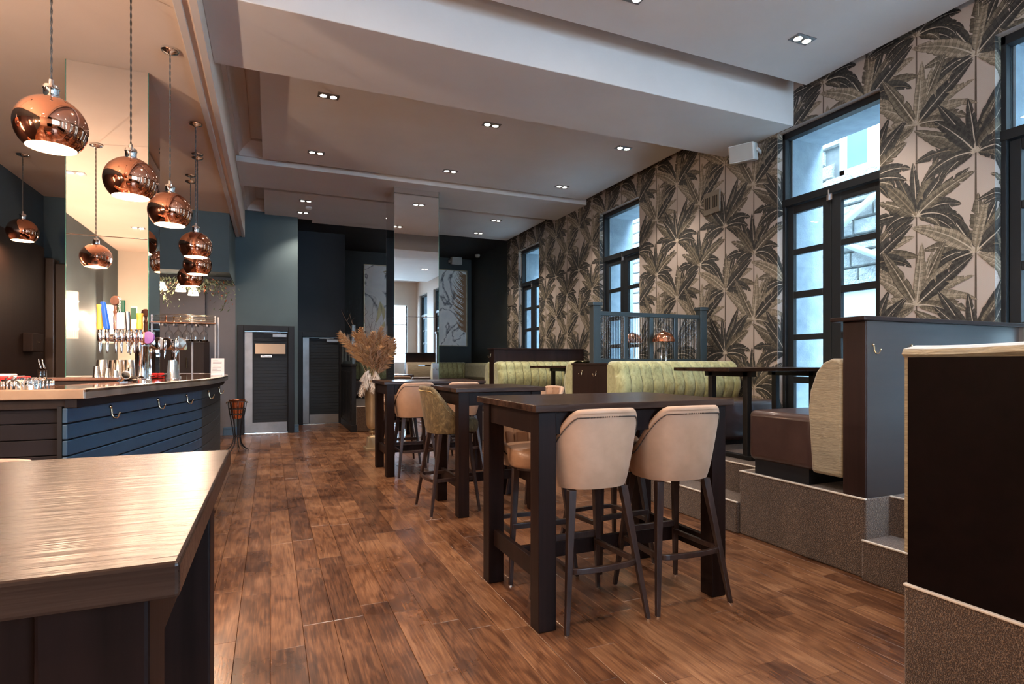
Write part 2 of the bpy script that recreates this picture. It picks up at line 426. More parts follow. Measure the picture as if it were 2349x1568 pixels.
def floor_mat(name, island):
    m = mat(name, (0.2, 0.1, 0.05), 0.3, coat=0.25, coat_r=0.18)
    if island:
        g = N(m, 'ShaderNodeNewGeometry'); rnd = g.outputs['Random Per Island']
    else:
        g = N(m, 'ShaderNodeObjectInfo'); rnd = g.outputs['Random']
    tc = N(m, 'ShaderNodeTexCoord'); ge = N(m, 'ShaderNodeNewGeometry')
    mul = N(m, 'ShaderNodeMath', operation='MULTIPLY'); mul.inputs[1].default_value = 37.0; L(m, rnd, mul.inputs[0])
    cb = N(m, 'ShaderNodeCombineXYZ'); L(m, mul.outputs[0], cb.inputs[0]); L(m, mul.outputs[0], cb.inputs[2])
    va = N(m, 'ShaderNodeVectorMath', operation='ADD'); L(m, ge.outputs['Position'], va.inputs[0]); L(m, cb.outputs[0], va.inputs[1])
    mp = N(m, 'ShaderNodeMapping'); mp.inputs['Scale'].default_value = (1, 0.22, 1); L(m, va.outputs[0], mp.inputs['Vector'])
    n = N(m, 'ShaderNodeTexNoise'); n.inputs['Scale'].default_value = 7; n.inputs['Detail'].default_value = 2; n.inputs['Distortion'].default_value = 0.4
    L(m, mp.outputs[0], n.inputs['Vector'])
    k = N(m, 'ShaderNodeMath', operation='MULTIPLY'); k.inputs[1].default_value = 7.0; L(m, n.outputs['Fac'], k.inputs[0])
    fr = N(m, 'ShaderNodeMath', operation='PINGPONG'); fr.inputs[1].default_value = 0.5; L(m, k.outputs[0], fr.inputs[0])
    mp2 = N(m, 'ShaderNodeMapping'); mp2.inputs['Scale'].default_value = (1, 0.06, 1); L(m, va.outputs[0], mp2.inputs['Vector'])
    f2 = noise(m, mp2.outputs[0], 110, 3)
    wn_ = noise(m, ge.outputs['Position'], 2.2, 4, 0.6)
    rs = N(m, 'ShaderNodeMath', operation='MULTIPLY_ADD'); rs.inputs[1].default_value = 0.42; rs.inputs[2].default_value = 0.29; L(m, rnd, rs.inputs[0])
    s1 = N(m, 'ShaderNodeMath', operation='MULTIPLY_ADD'); s1.inputs[1].default_value = 0.5; L(m, fr.outputs[0], s1.inputs[0]); L(m, rs.outputs[0], s1.inputs[2])
    s2 = N(m, 'ShaderNodeMath', operation='MULTIPLY_ADD'); s2.inputs[1].default_value = 1.2; L(m, f2, s2.inputs[0]); L(m, s1.outputs[0], s2.inputs[2])
    s3 = N(m, 'ShaderNodeMath', operation='MULTIPLY_ADD'); s3.inputs[1].default_value = 1.3; L(m, wn_, s3.inputs[0]); L(m, s2.outputs[0], s3.inputs[2])
    s4 = N(m, 'ShaderNodeMath', operation='MULTIPLY_ADD'); s4.inputs[1].default_value = 0.52; s4.inputs[2].default_value = -0.455; L(m, s3.outputs[0], s4.inputs[0])
    c = ramp(m, s4.outputs[0], [(0.24, (0.028, 0.010, 0.005)), (0.42, (0.075, 0.029, 0.013)), (0.58, (0.145, 0.062, 0.028)), (0.80, (0.25, 0.125, 0.062))])
    L(m, c, P(m).inputs['Base Color'])
    rr = ramp(m, wn_, [(0.30, (0.24, 0.24, 0.24)), (0.70, (0.38, 0.38, 0.38))])
    L(m, rr, P(m).inputs['Roughness'])
    bump(m, s3.outputs[0], 0.12, 0.002)
    return m
M['plank'] = floor_mat('worn_oak_plank', False)
M['plankfar'] = floor_mat('worn_oak_plank_far', True)

# ------------------------------------------------------------------ room shell
XW, XG, XO = 4.82, 4.92, 5.42          # wallpaper face, window plane, outer face
WIN = [(9.96, 10.95), (6.69, 7.75), (3.24, 4.31), (1.33, 2.40), (-0.90, 0.17), (-2.75, -1.68)]
ZT = 3.62
YB = -3.2
ops = sorted(WIN)
def wall_rects(y0, y1, z0, z1, grow=0.0, top=ZT):
    out = []; cur = y0
    for a, b in ops:
        if b < y0 or a > y1: continue
        out.append((cur, a + grow, z0, z1)); out.append((a + grow, b - grow, top - grow, z1)); cur = b - grow
    out.append((cur, y1, z0, z1))
    return out
g = G()
for a, b, c, d in wall_rects(YB, 11.55, 0.0, 4.3):
    g.box((XW, a, c), (XG + 0.06, b, d))
wr = struct(g.build('wall_right', M['wallbg']), 'beige herringbone wallpapered wall on the right', 'wall')
g = G()
for a, b, c, d in wall_rects(YB, 14.2, 0.0, 7.5, 0.05):
    g.box((XG + 0.06, a, c), (XO, b, d))
struct(g.build('wall_outer', M['render']), 'pale painted outer reveal of the window wall', 'wall')
struct(G().box((XW, 11.55, 0), (XG + 0.06, 14.2, 4.3)).build('wall_right_end', M['green']), 'dark green far end of the right wall', 'wall')
struct(G().box((-0.0, 14.0, 0), (5.0, 14.2, 4.3)).build('wall_back', M['green']), 'dark green back wall behind the two paintings', 'wall')
# door walls
g = G(); g.box((-0.56, 11.0, 0), (-0.43, 11.25, 4.2)).box((0.30, 11.0, 0), (0.46, 11.25, 4.2)).box((-0.43, 11.0, 1.82), (0.30, 11.25, 4.2)).box((0.30, 11.25, 0), (0.46, 12.3, 4.2))
struct(g.build('wall_door_pier', M['teal']), 'teal grey wall around the first dark door', 'wall')
g = G(); g.box((0.46, 12.3, 0), (0.60, 12.5, 4.2)).box((1.33, 12.3, 0), (1.44, 12.5, 4.2)).box((0.60, 12.3, 1.79), (1.33, 12.5, 4.2)).box((1.30, 12.5, 0), (1.44, 14.0, 4.2))
struct(g.build('wall_door_recess', M['navy']), 'dark navy wall around the second dark door', 'wall')
# bar recess walls + bulkhead
g = G(); g.box((-2.9, 10.9, 0), (-1.02, 11.1, 4.2)).box((-1.02, 11.0, 0), (-0.56, 11.2, 4.2))
struct(g.build('wall_bar_back', M['greywall']), 'mauve grey wall behind the end of the bar', 'wall')
g = G(); g.box((-2.9, 9.4, 2.60), (-0.56, 10.95, 3.6))
struct(g.build('wall_bulkhead', M['teal']), 'dark teal boxed bulkhead over the back of the bar', 'wall')
# left wall in painted sections
g = G(); g.box((-3.0, YB, 0), (-2.78, 11.1, 3.6))
struct(g.build('wall_left', M['teal']), 'teal painted wall behind the bar on the left', 'wall')
struct(G().box((-2.78, 0.75, 0), (-2.68, 9.1, 2.74)).build('trim_1', M['brownpanel'], bevel=0.01), 'dark brown timber panelling on the left wall', 'panelling')
g = G(); g.box((-2.78, 9.15, 0), (-2.60, 9.36, 2.62)).box((-2.60, 9.20, 0), (-2.42, 9.36, 2.56))
struct(g.build('trim_2', M['casing'], bevel=0.008), 'brown painted tall door casing left of the mirrored pillar', 'trim')
g = G(); g.box((-3.0, YB - 0.2, 0), (-0.8, YB, 4.3)); 
struct(g.build('wall_front', M['cream']), 'cream wall behind the camera', 'wall')
g = G(); g.box((-0.8, YB - 0.2, 0), (1.15, YB, 4.3)).box((-0.5, YB - 0.2, 0), (4.5, YB, 1.3)).box((-0.5, YB - 0.2, 3.3), (4.5, YB, 4.3)).box((4.5, YB - 0.2, 0), (5.4, YB, 4.3))
for xx in (1.1, 2.8): g.box((xx, YB - 0.2, 0.5), (xx + 0.14, YB, 3.5))
struct(g.build('wall_front_right', M['cream']), 'cream window wall behind the seating', 'wall')
for i, (xa, xb) in enumerate(((1.24, 2.8), (2.94, 4.5))):
    wo = sempty('window_%d' % (7 + i), 'tall street window behind the camera')
    gg = G()
    for k in range(3): gg.box((xa + (xb-xa-0.05)*k/2, YB - 0.12, 0.5), (xa + (xb-xa-0.05)*k/2 + 0.05, YB - 0.06, 3.5))
    for z_ in (0.5, 2.6, 3.45): gg.box((xa, YB - 0.12, z_), (xb, YB - 0.06, z_ + 0.05))
    gg.build('window_frame', M['frame'], wo)
    G().box((xa, YB - 0.10, 0.5), (xb, YB - 0.09, 3.5)).build('pane', M['glass'], wo)
struct(G().box((-12, -20, -0.15), (14, YB - 0.2, -0.05)).build('pavement', M['paving']), 'pale paving outside the street windows', 'pavement')
# ceilings
struct(G().box((-0.41, YB, 4.13), (5.0, 14.2, 4.3)).build('ceiling', M['ceiling']), 'white main ceiling', 'ceiling')
struct(G().box((0.46, 11.25, 3.95), (4.82, 14.0, 4.12)).build('ceiling_far', M['blackceil']), 'black lowered ceiling at the far end', 'ceiling')
struct(G().box((-3.0, YB, 3.48), (-0.41, 11.0, 4.3)).build('ceiling_bar', M['barceil'], bevel=0.004), 'lower cream ceiling over the bar', 'ceiling')
g = G(); g.box((-0.55, YB, 3.455), (-0.50, 11.0, 3.48)).box((-0.46, YB, 3.463), (-0.41, 11.0, 3.48))
struct(g.build('trim_3', M['ceiling'], bevel=0.004), 'moulded bead along the edge of the bar ceiling', 'trim')
struct(G().box((-0.41, 4.11, 3.625), (XW, 5.05, 4.13)).build('ceiling_beam', M['ceiling'], bevel=0.006), 'wide white ceiling beam nearest the camera', 'beam')
struct(G().box((-0.41, 8.15, 3.87), (XW, 9.25, 4.13)).build('ceiling_beam', M['ceiling'], bevel=0.006), 'wide white ceiling beam over the mirrored column', 'beam')
for i, (a, b) in enumerate(((-1.2, 3.87), (5.30, 8.0), (9.45, 11.1))):
    g = G().box((-0.09, a, 3.90), (4.70, b, 3.98))
    if i == 2: g.box((0.72, b, 3.90), (4.70, b + 0.22, 3.98))
    o = g.build('ceiling_raft', M['ceiling'], bevel=0.004)
    struct(o, ['suspended white ceiling panel above the nearest windows', 'suspended white ceiling panel between the two beams', 'suspended white ceiling panel beyond the far beam'][i], 'ceiling panel')
    for x in (0.9, 3.7):
        for y in (a + 0.5, b - 0.5):
            G().tube([(x, y, 3.97), (x, y, 4.14)], 0.01, 6).build('hanger', M['blackmetal'], o)
def cornice(x0, y0, x1, y1, name):
    g = G()
    pr = [(0, 0), (0.05, 0), (0.05, -0.03), (0.09, -0.05), (0.10, -0.09), (0.15, -0.10), (0.16, -0.14), (0, -0.14)]
    return g
g = G()
for (a, b) in ((5.05, 8.15), (9.25, 11.0)):
    g.extrude([(-0.41, 4.13), (-0.23, 4.13), (-0.23, 4.10), (-0.27, 4.07), (-0.32, 4.03), (-0.35, 3.99), (-0.37, 3.97), (-0.37, 3.94), (-0.41, 3.94)], 'y', a, b)
for y, s in ((8.15, -1), (11.0, -1)):
    g.extrude([(y, 4.13), (y + s*0.18, 4.13), (y + s*0.18, 4.10), (y + s*0.14, 4.07), (y + s*0.09, 4.03), (y + s*0.05, 3.97), (y + s*0.04, 3.94), (y, 3.94)][::s], 'x', -0.41, 0.2)
struct(g.build('trim_4', M['ceiling']), 'plaster cornice in the gap beside the ceiling panels', 'cornice')
# skirting
def skirt(name, segs, m, label):
    g = G()
    for (x0, y0, x1, y1) in segs:
        g.box((x0, y0, 0), (x1, y1, 0.10)).box((x0 + 0.004*(x1-x0 > 0.1), y0 + 0.005, 0.10), (x1 - 0.004*(x1-x0 > 0.1), y1, 0.145))
    return struct(g.build(name, m, bevel=0.004), label, 'skirting')
skirt('baseboard_back', [(0.395, 10.955, 0.475, 11.0), (-0.75, 10.97, -0.52, 11.0)], M['barpaint'], 'blue grey skirting beside the first door')

# ------------------------------------------------------------------ floor planks
base = struct(G().box((-3.0, YB, -0.08), (5.0, 14.2, -0.016)).build('floor', M['mortar']), 'worn brown oak plank floor', 'floor')
PW, PL = 0.142, 0.78
def plank_g(w, l, x=0.0, y=0.0, g=None, z=0.0):
    g = g or G(); b = 0.0016
    x0, x1, y0, y1 = x - w/2, x + w/2, y - l/2, y + l/2
    e = 0.0007
    vs = [(x0+e, y0+e, -0.016), (x1-e, y0+e, -0.016), (x1-e, y1-e, -0.016), (x0+e, y1-e, -0.016),
          (x0+e, y0+e, z-b), (x1-e, y0+e, z-b), (x1-e, y1-e, z-b), (x0+e, y1-e, z-b),
          (x0+e+b, y0+e+b, z), (x1-e-b, y0+e+b, z), (x1-e-b, y1-e-b, z), (x0+e+b, y1-e-b, z)]
    return g.add(vs, [(0,1,5,4),(1,2,6,5),(2,3,7,6),(3,0,4,7),(4,5,9,8),(5,6,10,9),(6,7,11,10),(7,4,8,11),(8,9,10,11)])
lens = [0.62, 0.78, 0.95]
pm = []
for l in lens:
    me = bpy.data.meshes.new('plank'); gg = plank_g(PW, l); me.from_pydata(gg.v, [], gg.f); me.update(); me.materials.append(M['plank']); pm.append(me)
rng = random.Random(11)
cands = []
SN, CS = math.sin(R(YAW)), math.cos(R(YAW))
for c in range(-21, 36):
    x = (c + 0.5) * PW
    y = YB + rng.uniform(-0.7, 0.0)
    while y < 14.1:
        k = rng.randrange(3); l = lens[k]; yc = y + l/2
        d = x * SN + yc * CS; lat = x * CS - yc * SN
        vis = d > 0.9 and abs(lat / d) < 0.93 and (F_PX * H_CAM / d < 760) and x > -0.35 and x < 3.2 and yc < 11.5
        area = (PW * l) / (d ** 3) if d > 0.3 else 0
        cands.append((vis, area, x, yc, k)); y += l
cands.sort(key=lambda t: (not t[0], -t[1]))
near = cands[:298]
far = G()
for i, (vis, ar, x, y, k) in enumerate(cands):
    if i < 298:
        o = bpy.data.objects.new('plank', pm[k]); COL.objects.link(o); o.parent = base; o.location = (x, y, rng.uniform(-0.0008, 0.0))
    elif not (x > 3.3 and y > 1.5):
        plank_g(PW, lens[k], x, y, far)
o = far.build('plank_far', M['plankfar'], base); o['kind'] = 'stuff'

# ------------------------------------------------------------------ carpeted platform
ZP, ZS, XP = 0.46, 0.23, 3.175
g = G()
pl = [(2.09, 1.32), (2.09, YB), (XW, YB), (XW, 14.0), (1.44, 14.0), (1.44, 10.6), (XP, 10.6), (XP, 7.65), (3.40, 7.65), (3.40, 6.55), (XP, 6.55),
      (XP, 4.17), (3.40, 4.17), (3.40, 3.18), (XP, 3.18), (XP, 2.22), (3.39, 2.22), (3.39, 1.32)]
g.prism(pl[::-1][::-1], 0.0, ZP)
plat = g.build('floor_platform', M['carpet'], bevel=0.012, seg=3)
struct(plat, 'brown carpeted raised platform under the booths', 'platform')
for (a, b, x0) in ((3.18, 4.17, 3.15), (1.32, 2.22, 3.14), (6.55, 7.65, 3.16)):
    o = G().box((x0, a, 0), (3.41, b, ZS)).build('step', M['carpet'], plat, bevel=0.01, seg=3)
# pale nosing strips
def nos(segs, z):
    for (x0, y0, x1, y1) in segs:
        G().box((x0, y0, z - 0.006), (x1, y1, z + 0.004)).build('nosing', M['nosing'], plat, bevel=0.003)
M['nosing'] = mottled('pale_worn_nosing', (0.46, 0.40, 0.34), (0.60, 0.54, 0.48), 12, 0.6)
w = 0.016
nos([(XP - 0.003, 2.22, XP + w, 3.18), (XP - 0.003, 4.17, XP + w, 6.55), (3.397, 3.18, 3.40 + w, 4.17), (3.387, 1.34, 3.39 + w, 2.22), (2.087, YB, 2.09 + w, 1.32),
     (XP, 3.165, 3.40, 3.181), (XP - 0.003, 7.65, XP + w, 10.6), (1.44, 10.597, 3.1, 10.613)], ZP)
nos([(3.147, 3.18, 3.15 + w, 4.17), (3.137, 1.32, 3.14 + w, 2.22)], ZS)

# ------------------------------------------------------------------ wallpaper print
def leaf(quads, x0, z0, ang, Ln, Wd, bend, tone, lay, rr):
    n = 18
    pts = []; a = ang; x, z = x0, z0; st = Ln / n
    for i in range(n + 1):
        pts.append((x, z, a)); x += st * math.cos(a); z += st * math.sin(a); a += bend / n
    dark = [(0.012, 0.012, 0.012), (0.055, 0.047, 0.033), (0.13, 0.108, 0.075)][tone]
    lite = [(0.062, 0.058, 0.050), (0.19, 0.16, 0.115), (0.36, 0.30, 0.225)][tone]
    def wf(t): return Wd * (math.sin(PI * min(1, t ** 0.72)) ** 0.75 if 0 < t < 1 else 0) * (0.0 if t < 0.10 else 1)
    for side in (1, -1):
        notch = {rr.randrange(4, n - 2) for _ in range(rr.randrange(0, 3))}
        sc = 1.0 if side > 0 else rr.uniform(0.7, 1.0)
        fl = rr.random() < 0.5
        pw = None
        for i in range(1, n):
            t0, t1 = i / n, (i + 1) / n
            w0 = wf(t0) * sc; w1 = wf(t1) * sc
            if pw is not None: w0 = w0 * pw
            j = rr.uniform(0.88, 1.06); w1j = j
            pw = j
            w1 = w1 * w1j
            if i in notch: w0 *= 0.25
            (xa, za, aa), (xb, zb, ab) = pts[i], pts[i + 1]
            na = (-math.sin(aa) * side, math.cos(aa) * side); nb = (-math.sin(ab) * side, math.cos(ab) * side)
            # sweep edges slightly towards tip
            sh = 0.35
            for k, (f0, f1) in enumerate(((0.0, 0.5), (0.5, 0.92), (0.92, 1.04))):
                def q(xx, zz, aa_, nn, ww, f):
                    return (xx + nn[0] * ww * f + math.cos(aa_) * ww * f * sh, zz + nn[1] * ww * f + math.sin(aa_) * ww * f * sh)
                p = [q(xa, za, aa, na, w0, f0), q(xb, zb, ab, nb, w1, f0), q(xb, zb, ab, nb, w1, f1), q(xa, za, aa, na, w0, f1)]
                m_ = (0.25 if k == 0 else 0.75) if not fl else (0.7 if k == 0 else 0.3)
                m_ += (0.16 if i % 2 else -0.12) + rr.uniform(-0.08, 0.08)
                m_ = min(1, max(0, m_))
                if k == 2: m_ = -0.0 if tone else 0.55
                quads.append((p, tuple(dark[c] * (1 - m_) + lite[c] * m_ for c in range(3)), lay))
            quads.append(([q(xb, zb, ab, nb, w1, 0.1), q(xb, zb, ab, nb, w1, 0.98), (q(xb, zb, ab, nb, w1, 0.98)[0] + 0.0022*math.cos(ab), q(xb, zb, ab, nb, w1, 0.98)[1] + 0.0022*math.sin(ab)), (q(xb, zb, ab, nb, w1, 0.1)[0] + 0.0022*math.cos(ab), q(xb, zb, ab, nb, w1, 0.1)[1] + 0.0022*math.sin(ab))],
                          tuple(c * 0.5 for c in dark), lay + 0.3))
    rib = (0.46, 0.39, 0.31) if rr.random() < 0.8 else (0.2, 0.16, 0.11)
    for i in range(n):
        (xa, za, aa), (xb, zb, ab) = pts[i], pts[i + 1]
        h0 = 0.0048 * (1 - i / n) + 0.0008; h1 = 0.0048 * (1 - (i + 1) / n) + 0.0008
        quads.append(([(xa - math.sin(aa)*h0, za + math.cos(aa)*h0), (xa + math.sin(aa)*h0, za - math.cos(aa)*h0), (xb + math.sin(ab)*h1, zb - math.cos(ab)*h1), (xb - math.sin(ab)*h1, zb + math.cos(ab)*h1)], rib, lay + 0.6))
def plant(quads, x0, z0, tone, rr, lay0, big=1.0):
    lay = lay0
    # trunk
    for dx, wd, c in ((0, 0.008, (0.07, 0.055, 0.04)), (0.003, 0.003, (0.13, 0.10, 0.08))):
        quads.append(([(x0 + dx - wd, z0 - 0.46), (x0 + dx + wd, z0 - 0.46), (x0 + dx + wd * 0.7, z0), (x0 + dx - wd * 0.7, z0)], c, 0 + dx * 40))
    specs = []
    for s in (1, -1):
        specs += [(90 - s*72, 0.33, 0.040, -s*1.15, max(0, tone-1)), (90 - s*60, 0.36, 0.046, -s*0.95, tone), (90 - s*47, 0.40, 0.048, -s*0.55, min(2, tone+1)),
                  (90 - s*33, 0.42, 0.048, -s*0.35, tone), (90 - s*20, 0.44, 0.044, -s*0.10, max(0, tone-1)), (90 - s*96, 0.27, 0.036, -s*0.9, 0 if tone < 2 else 1)]
    specs += [(20, 0.30, 0.040, -1.5, 0), (160, 0.30, 0.040, 1.5, 0), (-5, 0.22, 0.034, -0.9, min(2, tone+1)), (185, 0.24, 0.034, 0.9, tone), (48, 0.46, 0.05, -0.15, 0), (132, 0.46, 0.05, 0.15, min(2, tone+1))]
    specs += [(90, 0.42, 0.042, 0.1, tone), (76, 0.38, 0.036, -0.2, min(2, tone+1))]
    rr.shuffle(specs)
    for (a, l, w_, b, t) in specs:
        leaf(quads, x0, z0, R(a + rr.uniform(-9, 9)), l * 1.22 * big * rr.uniform(0.85, 1.15), w_ * 1.15 * big * rr.uniform(0.85, 1.25), b * rr.uniform(0.7, 1.3), t, lay, rr)
        lay += 1
    return lay
def wallpaper():
    rr = random.Random(5)
    q = []; lay = 2
    SP, VP = 0.84, 1.46
    lay = plant(q, 0.0, 0.0, 1, rr, lay)
    lay = plant(q, 0.42, 0.36, 0, rr, lay, 0.92)
    lay = plant(q, 0.42, 1.10, 2, rr, lay, 0.95)
    lay = plant(q, 0.0, 0.74, 0, rr, lay, 0.95)
    pol = np.array([p for p, c, l in q]); colr = np.array([c for p, c, l in q]); la = np.array([l for p, c, l in q])
    V, F, C = [], [], []
    nv = 0
    def clip(poly, lo, hi):
        for ax in (0, 1):
            for sgn, lim in ((1, lo[ax]), (-1, hi[ax])):
                out = []
                for i in range(len(poly)):
                    a, b = poly[i], poly[(i + 1) % len(poly)]
                    ia, ib = sgn * (a[ax] - lim) >= 0, sgn * (b[ax] - lim) >= 0
                    if ia: out.append(a)
                    if ia != ib:
                        t = (lim - a[ax]) / (b[ax] - a[ax])
                        out.append((a[0] + t * (b[0] - a[0]), a[1] + t * (b[1] - a[1])))
                poly = out
                if len(poly) < 3: return None
        return poly
    # rect: (s0, s1, z0, z1, map) with s = -y on the wall
    rects = []
    for a, b, c, d in wall_rects(1.2, 11.55, ZP, 4.12):
        rects.append((-b, -a, max(c, ZP), d, 'wall', 0))
    for a, b in WIN[:4]:
        rects.append((-b, -b + 0.10, ZP, ZT, 'rev', b))     # far reveal strip
    for s0, s1, z0, z1, kind, yy in rects:
        for i in range(int(math.floor((s0 - 0.6) / SP)) - 1, int(math.ceil((s1 + 0.6) / SP)) + 1):
            for j in range(-1, 4):
                off = np.array([i * SP, 0.62 + j * VP])
                pp = pol + off
                mn = pp.min(axis=1); mx = pp.max(axis=1)
                hit = (mx[:, 0] > s0) & (mn[:, 0] < s1) & (mx[:, 1] > z0) & (mn[:, 1] < z1)
                ins = (mn[:, 0] >= s0) & (mx[:, 0] <= s1) & (mn[:, 1] >= z0) & (mx[:, 1] <= z1)
                for idx in np.nonzero(hit)[0]:
                    P_ = pp[idx].tolist()
                    if not ins[idx]:
                        P_ = clip([tuple(t) for t in P_], (s0, z0), (s1, z1))
                        if not P_: continue
                    dd = 0.0006 + la[idx] * 0.00004
                    if kind == 'wall': vs = [(XW - dd, -t[0], t[1]) for t in P_]
                    else: vs = [(XW + (t[0] - s0), yy - dd, t[1]) for t in P_]
                    V += vs; F.append(tuple(range(nv, nv + len(vs)))); C += [colr[idx]] * len(vs); nv += len(vs)
    me = bpy.data.meshes.new('leaf_print'); me.from_pydata(V, [], F); me.update()
    ca = me.color_attributes.new('ink', 'FLOAT_COLOR', 'POINT')
    arr = np.ones((len(V), 4), dtype=np.float32); arr[:, :3] = np.array(C, dtype=np.float32)
    ca.data.foreach_set('color', arr.ravel())
    me.materials.append(M['print'])
    o = bpy.data.objects.new('leaf_print', me); COL.objects.link(o); o.parent = wr
    o['kind'] = 'stuff'
wallpaper()

# ------------------------------------------------------------------ windows (french doors with transoms)
wlab = ['tall dark framed french window farthest along the papered wall', 'tall dark framed french window behind the ribbed glass screen',
        'tall dark framed french window beside the wall speaker', 'tall dark framed french window at the right edge beyond the booth panel',
        'tall dark framed french window beside the camera', 'tall dark framed french window behind the camera']
for wi, (a, b) in enumerate(WIN):
    wo = sempty('window_%d' % (wi + 1), wlab[wi])
    f = G()
    x0, x1 = XG - 0.03, XG + 0.06
    f.box((x0, a, ZP), (x1, a + 0.035, ZT)).box((x0, b - 0.035, ZP), (x1, b, ZT)).box((x0, a, ZT - 0.065), (x1, b, ZT)).box((x0 - 0.01, a, 2.86), (x1, b, 2.935))
    f.build('window_frame', M['frame'], wo, bevel=0.004)
    G().box((XG + 0.02, a + 0.035, 2.935), (XG + 0.028, b - 0.035, ZT - 0.065)).build('transom_pane', M['glass'], wo)
    mid = (a + b) / 2
    rows = [(2.412, 2.777), (1.98, 2.354), (1.544, 1.913), (1.115, 1.486), (0.69, 1.05)]
    for (l0, l1, g0, g1) in ((mid, b - 0.037, mid + 0.092, b - 0.111), (a + 0.037, mid, a + 0.107, mid - 0.098)):
        lf = G()
        X0, X1 = XG, XG + 0.045
        lf.box((X0, l0 + 0.002, ZP + 0.01), (X1, g0, 2.855)).box((X0, g1, ZP + 0.01), (X1, l1 - 0.002, 2.855))
        zs = [ZP + 0.01, 0.69, 1.05, 1.115, 1.486, 1.544, 1.913, 1.98, 2.354, 2.412, 2.777, 2.855]
        for k in range(0, len(zs), 2): lf.box((X0, g0, zs[k]), (X1, g1, zs[k + 1]))
        lo = lf.build('door_leaf', M['frame'], wo, bevel=0.004)
        for r0, r1 in rows:
            G().box((XG + 0.02, g0 - 0.002, r0 - 0.002), (XG + 0.026, g1 + 0.002, r1 + 0.002)).build('pane', M['glass'], lo)
    G().box((XG - 0.03, mid - 0.03, 2.80), (XG, mid + 0.03, 2.87)).tube([(XG - 0.035, mid, 2.80), (XG - 0.035, mid, 2.90)], 0.01, 8).build('bolt', M['chrome'], wo, bevel=0.003)

# ------------------------------------------------------------------ outside
bld = sempty('opposite_building', 'pale sandstone building across the lane', 'building')
G().box((8.1, -8, -0.5), (8.6, 22, 7.2)).build('wall', M['mortar'], bld)
bm3 = []
for wdt in (0.42, 0.62, 0.85):
    me = bpy.data.meshes.new('stone_block'); gg = G(); b_ = 0.02; hh = 0.115
    vs = [(0, -wdt/2+0.008, -hh), (0, wdt/2-0.008, -hh), (0, wdt/2-0.008, hh), (0, -wdt/2+0.008, hh), (-0.05, -wdt/2+b_, -hh+b_), (-0.06, wdt/2-b_, -hh+b_), (-0.055, wdt/2-b_, hh-b_), (-0.045, -wdt/2+b_, hh-b_)]
    me.from_pydata(vs, [], [(0,1,2,3),(4,7,6,5),(0,4,5,1),(1,5,6,2),(2,6,7,3),(3,7,4,0)]); me.update(); me.materials.append(M['stonewall']); bm3.append(me)
rg = random.Random(3)
cnt = 0; gb = G()
for (ya, yb, single) in ((4.4, 7.4, True), (-3.5, 4.4, False), (7.4, 16.5, False)):
    z = 2.45
    while z < 6.9:
        y = ya + rg.uniform(0, 0.3)
        while y < yb:
            k = rg.randrange(3); wd_ = (0.42, 0.62, 0.85)[k]
            if not (5.05 < y + wd_/2 < 6.05 and 4.05 < z < 5.1):
                if single and cnt < 200:
                    o = bpy.data.objects.new('stone_block', bm3[k]); COL.objects.link(o); o.parent = bld; o.location = (8.1, y + wd_/2, z + 0.12); cnt += 1
                else:
                    gb.add([(8.1 + vv.co.x, y + wd_/2 + vv.co.y, z + 0.12 + vv.co.z) for vv in bm3[k].vertices], [tuple(p.vertices) for p in bm3[k].polygons])
            y += wd_
        z += 0.24
o = gb.build('stone_course', M['stonewall'], bld); o['kind'] = 'stuff'
f = G(); 
wf_ = G().box((8.0, 5.10, 4.10), (8.12, 5.18, 5.05)).box((8.0, 5.92, 4.10), (8.12, 6.0, 5.05)).box((8.0, 5.10, 4.97), (8.12, 6.0, 5.05)).box((8.0, 5.1, 4.10), (8.12, 6.0, 4.18)).box((8.01, 5.52, 4.1), (8.1, 5.57, 5.0)).build('window', M['paint_w'], bld)
G().box((8.06, 5.57, 4.18), (8.07, 5.92, 4.97)).build('pane', M['wintglass'], wf_)
G().box((8.06, 5.18, 4.18), (8.07, 5.52, 4.97)).build('blind', M['panel_w'], wf_)
G().box((7.95, 4.9, 3.95), (8.14, 6.2, 4.09)).build('sill', M['stonewall'], bld, bevel=0.01)
G().box((8.02, -4.0, 0), (8.12, 16, 2.42)).build('rendered_base', M['panel_w'], bld)
G().box((7.98, -4.0, 2.38), (8.14, 16, 2.48)).build('string_course', M['stonewall'], bld)
G().tube([(7.98, 5.30, 3.75), (7.98, 6.02, 3.30), (7.98, 6.08, 3.22), (7.98, 6.02, 3.12), (7.98, 5.25, 2.70), (7.98, 5.0, 2.6)], 0.05, 10).build('drainpipe', M['pipe'], bld, smooth=True)
struct(G().box((XO, -8, -0.1), (8.1, 22, 0.2)).build('lane', M['tarmac']), 'grey lane outside the windows', 'lane')

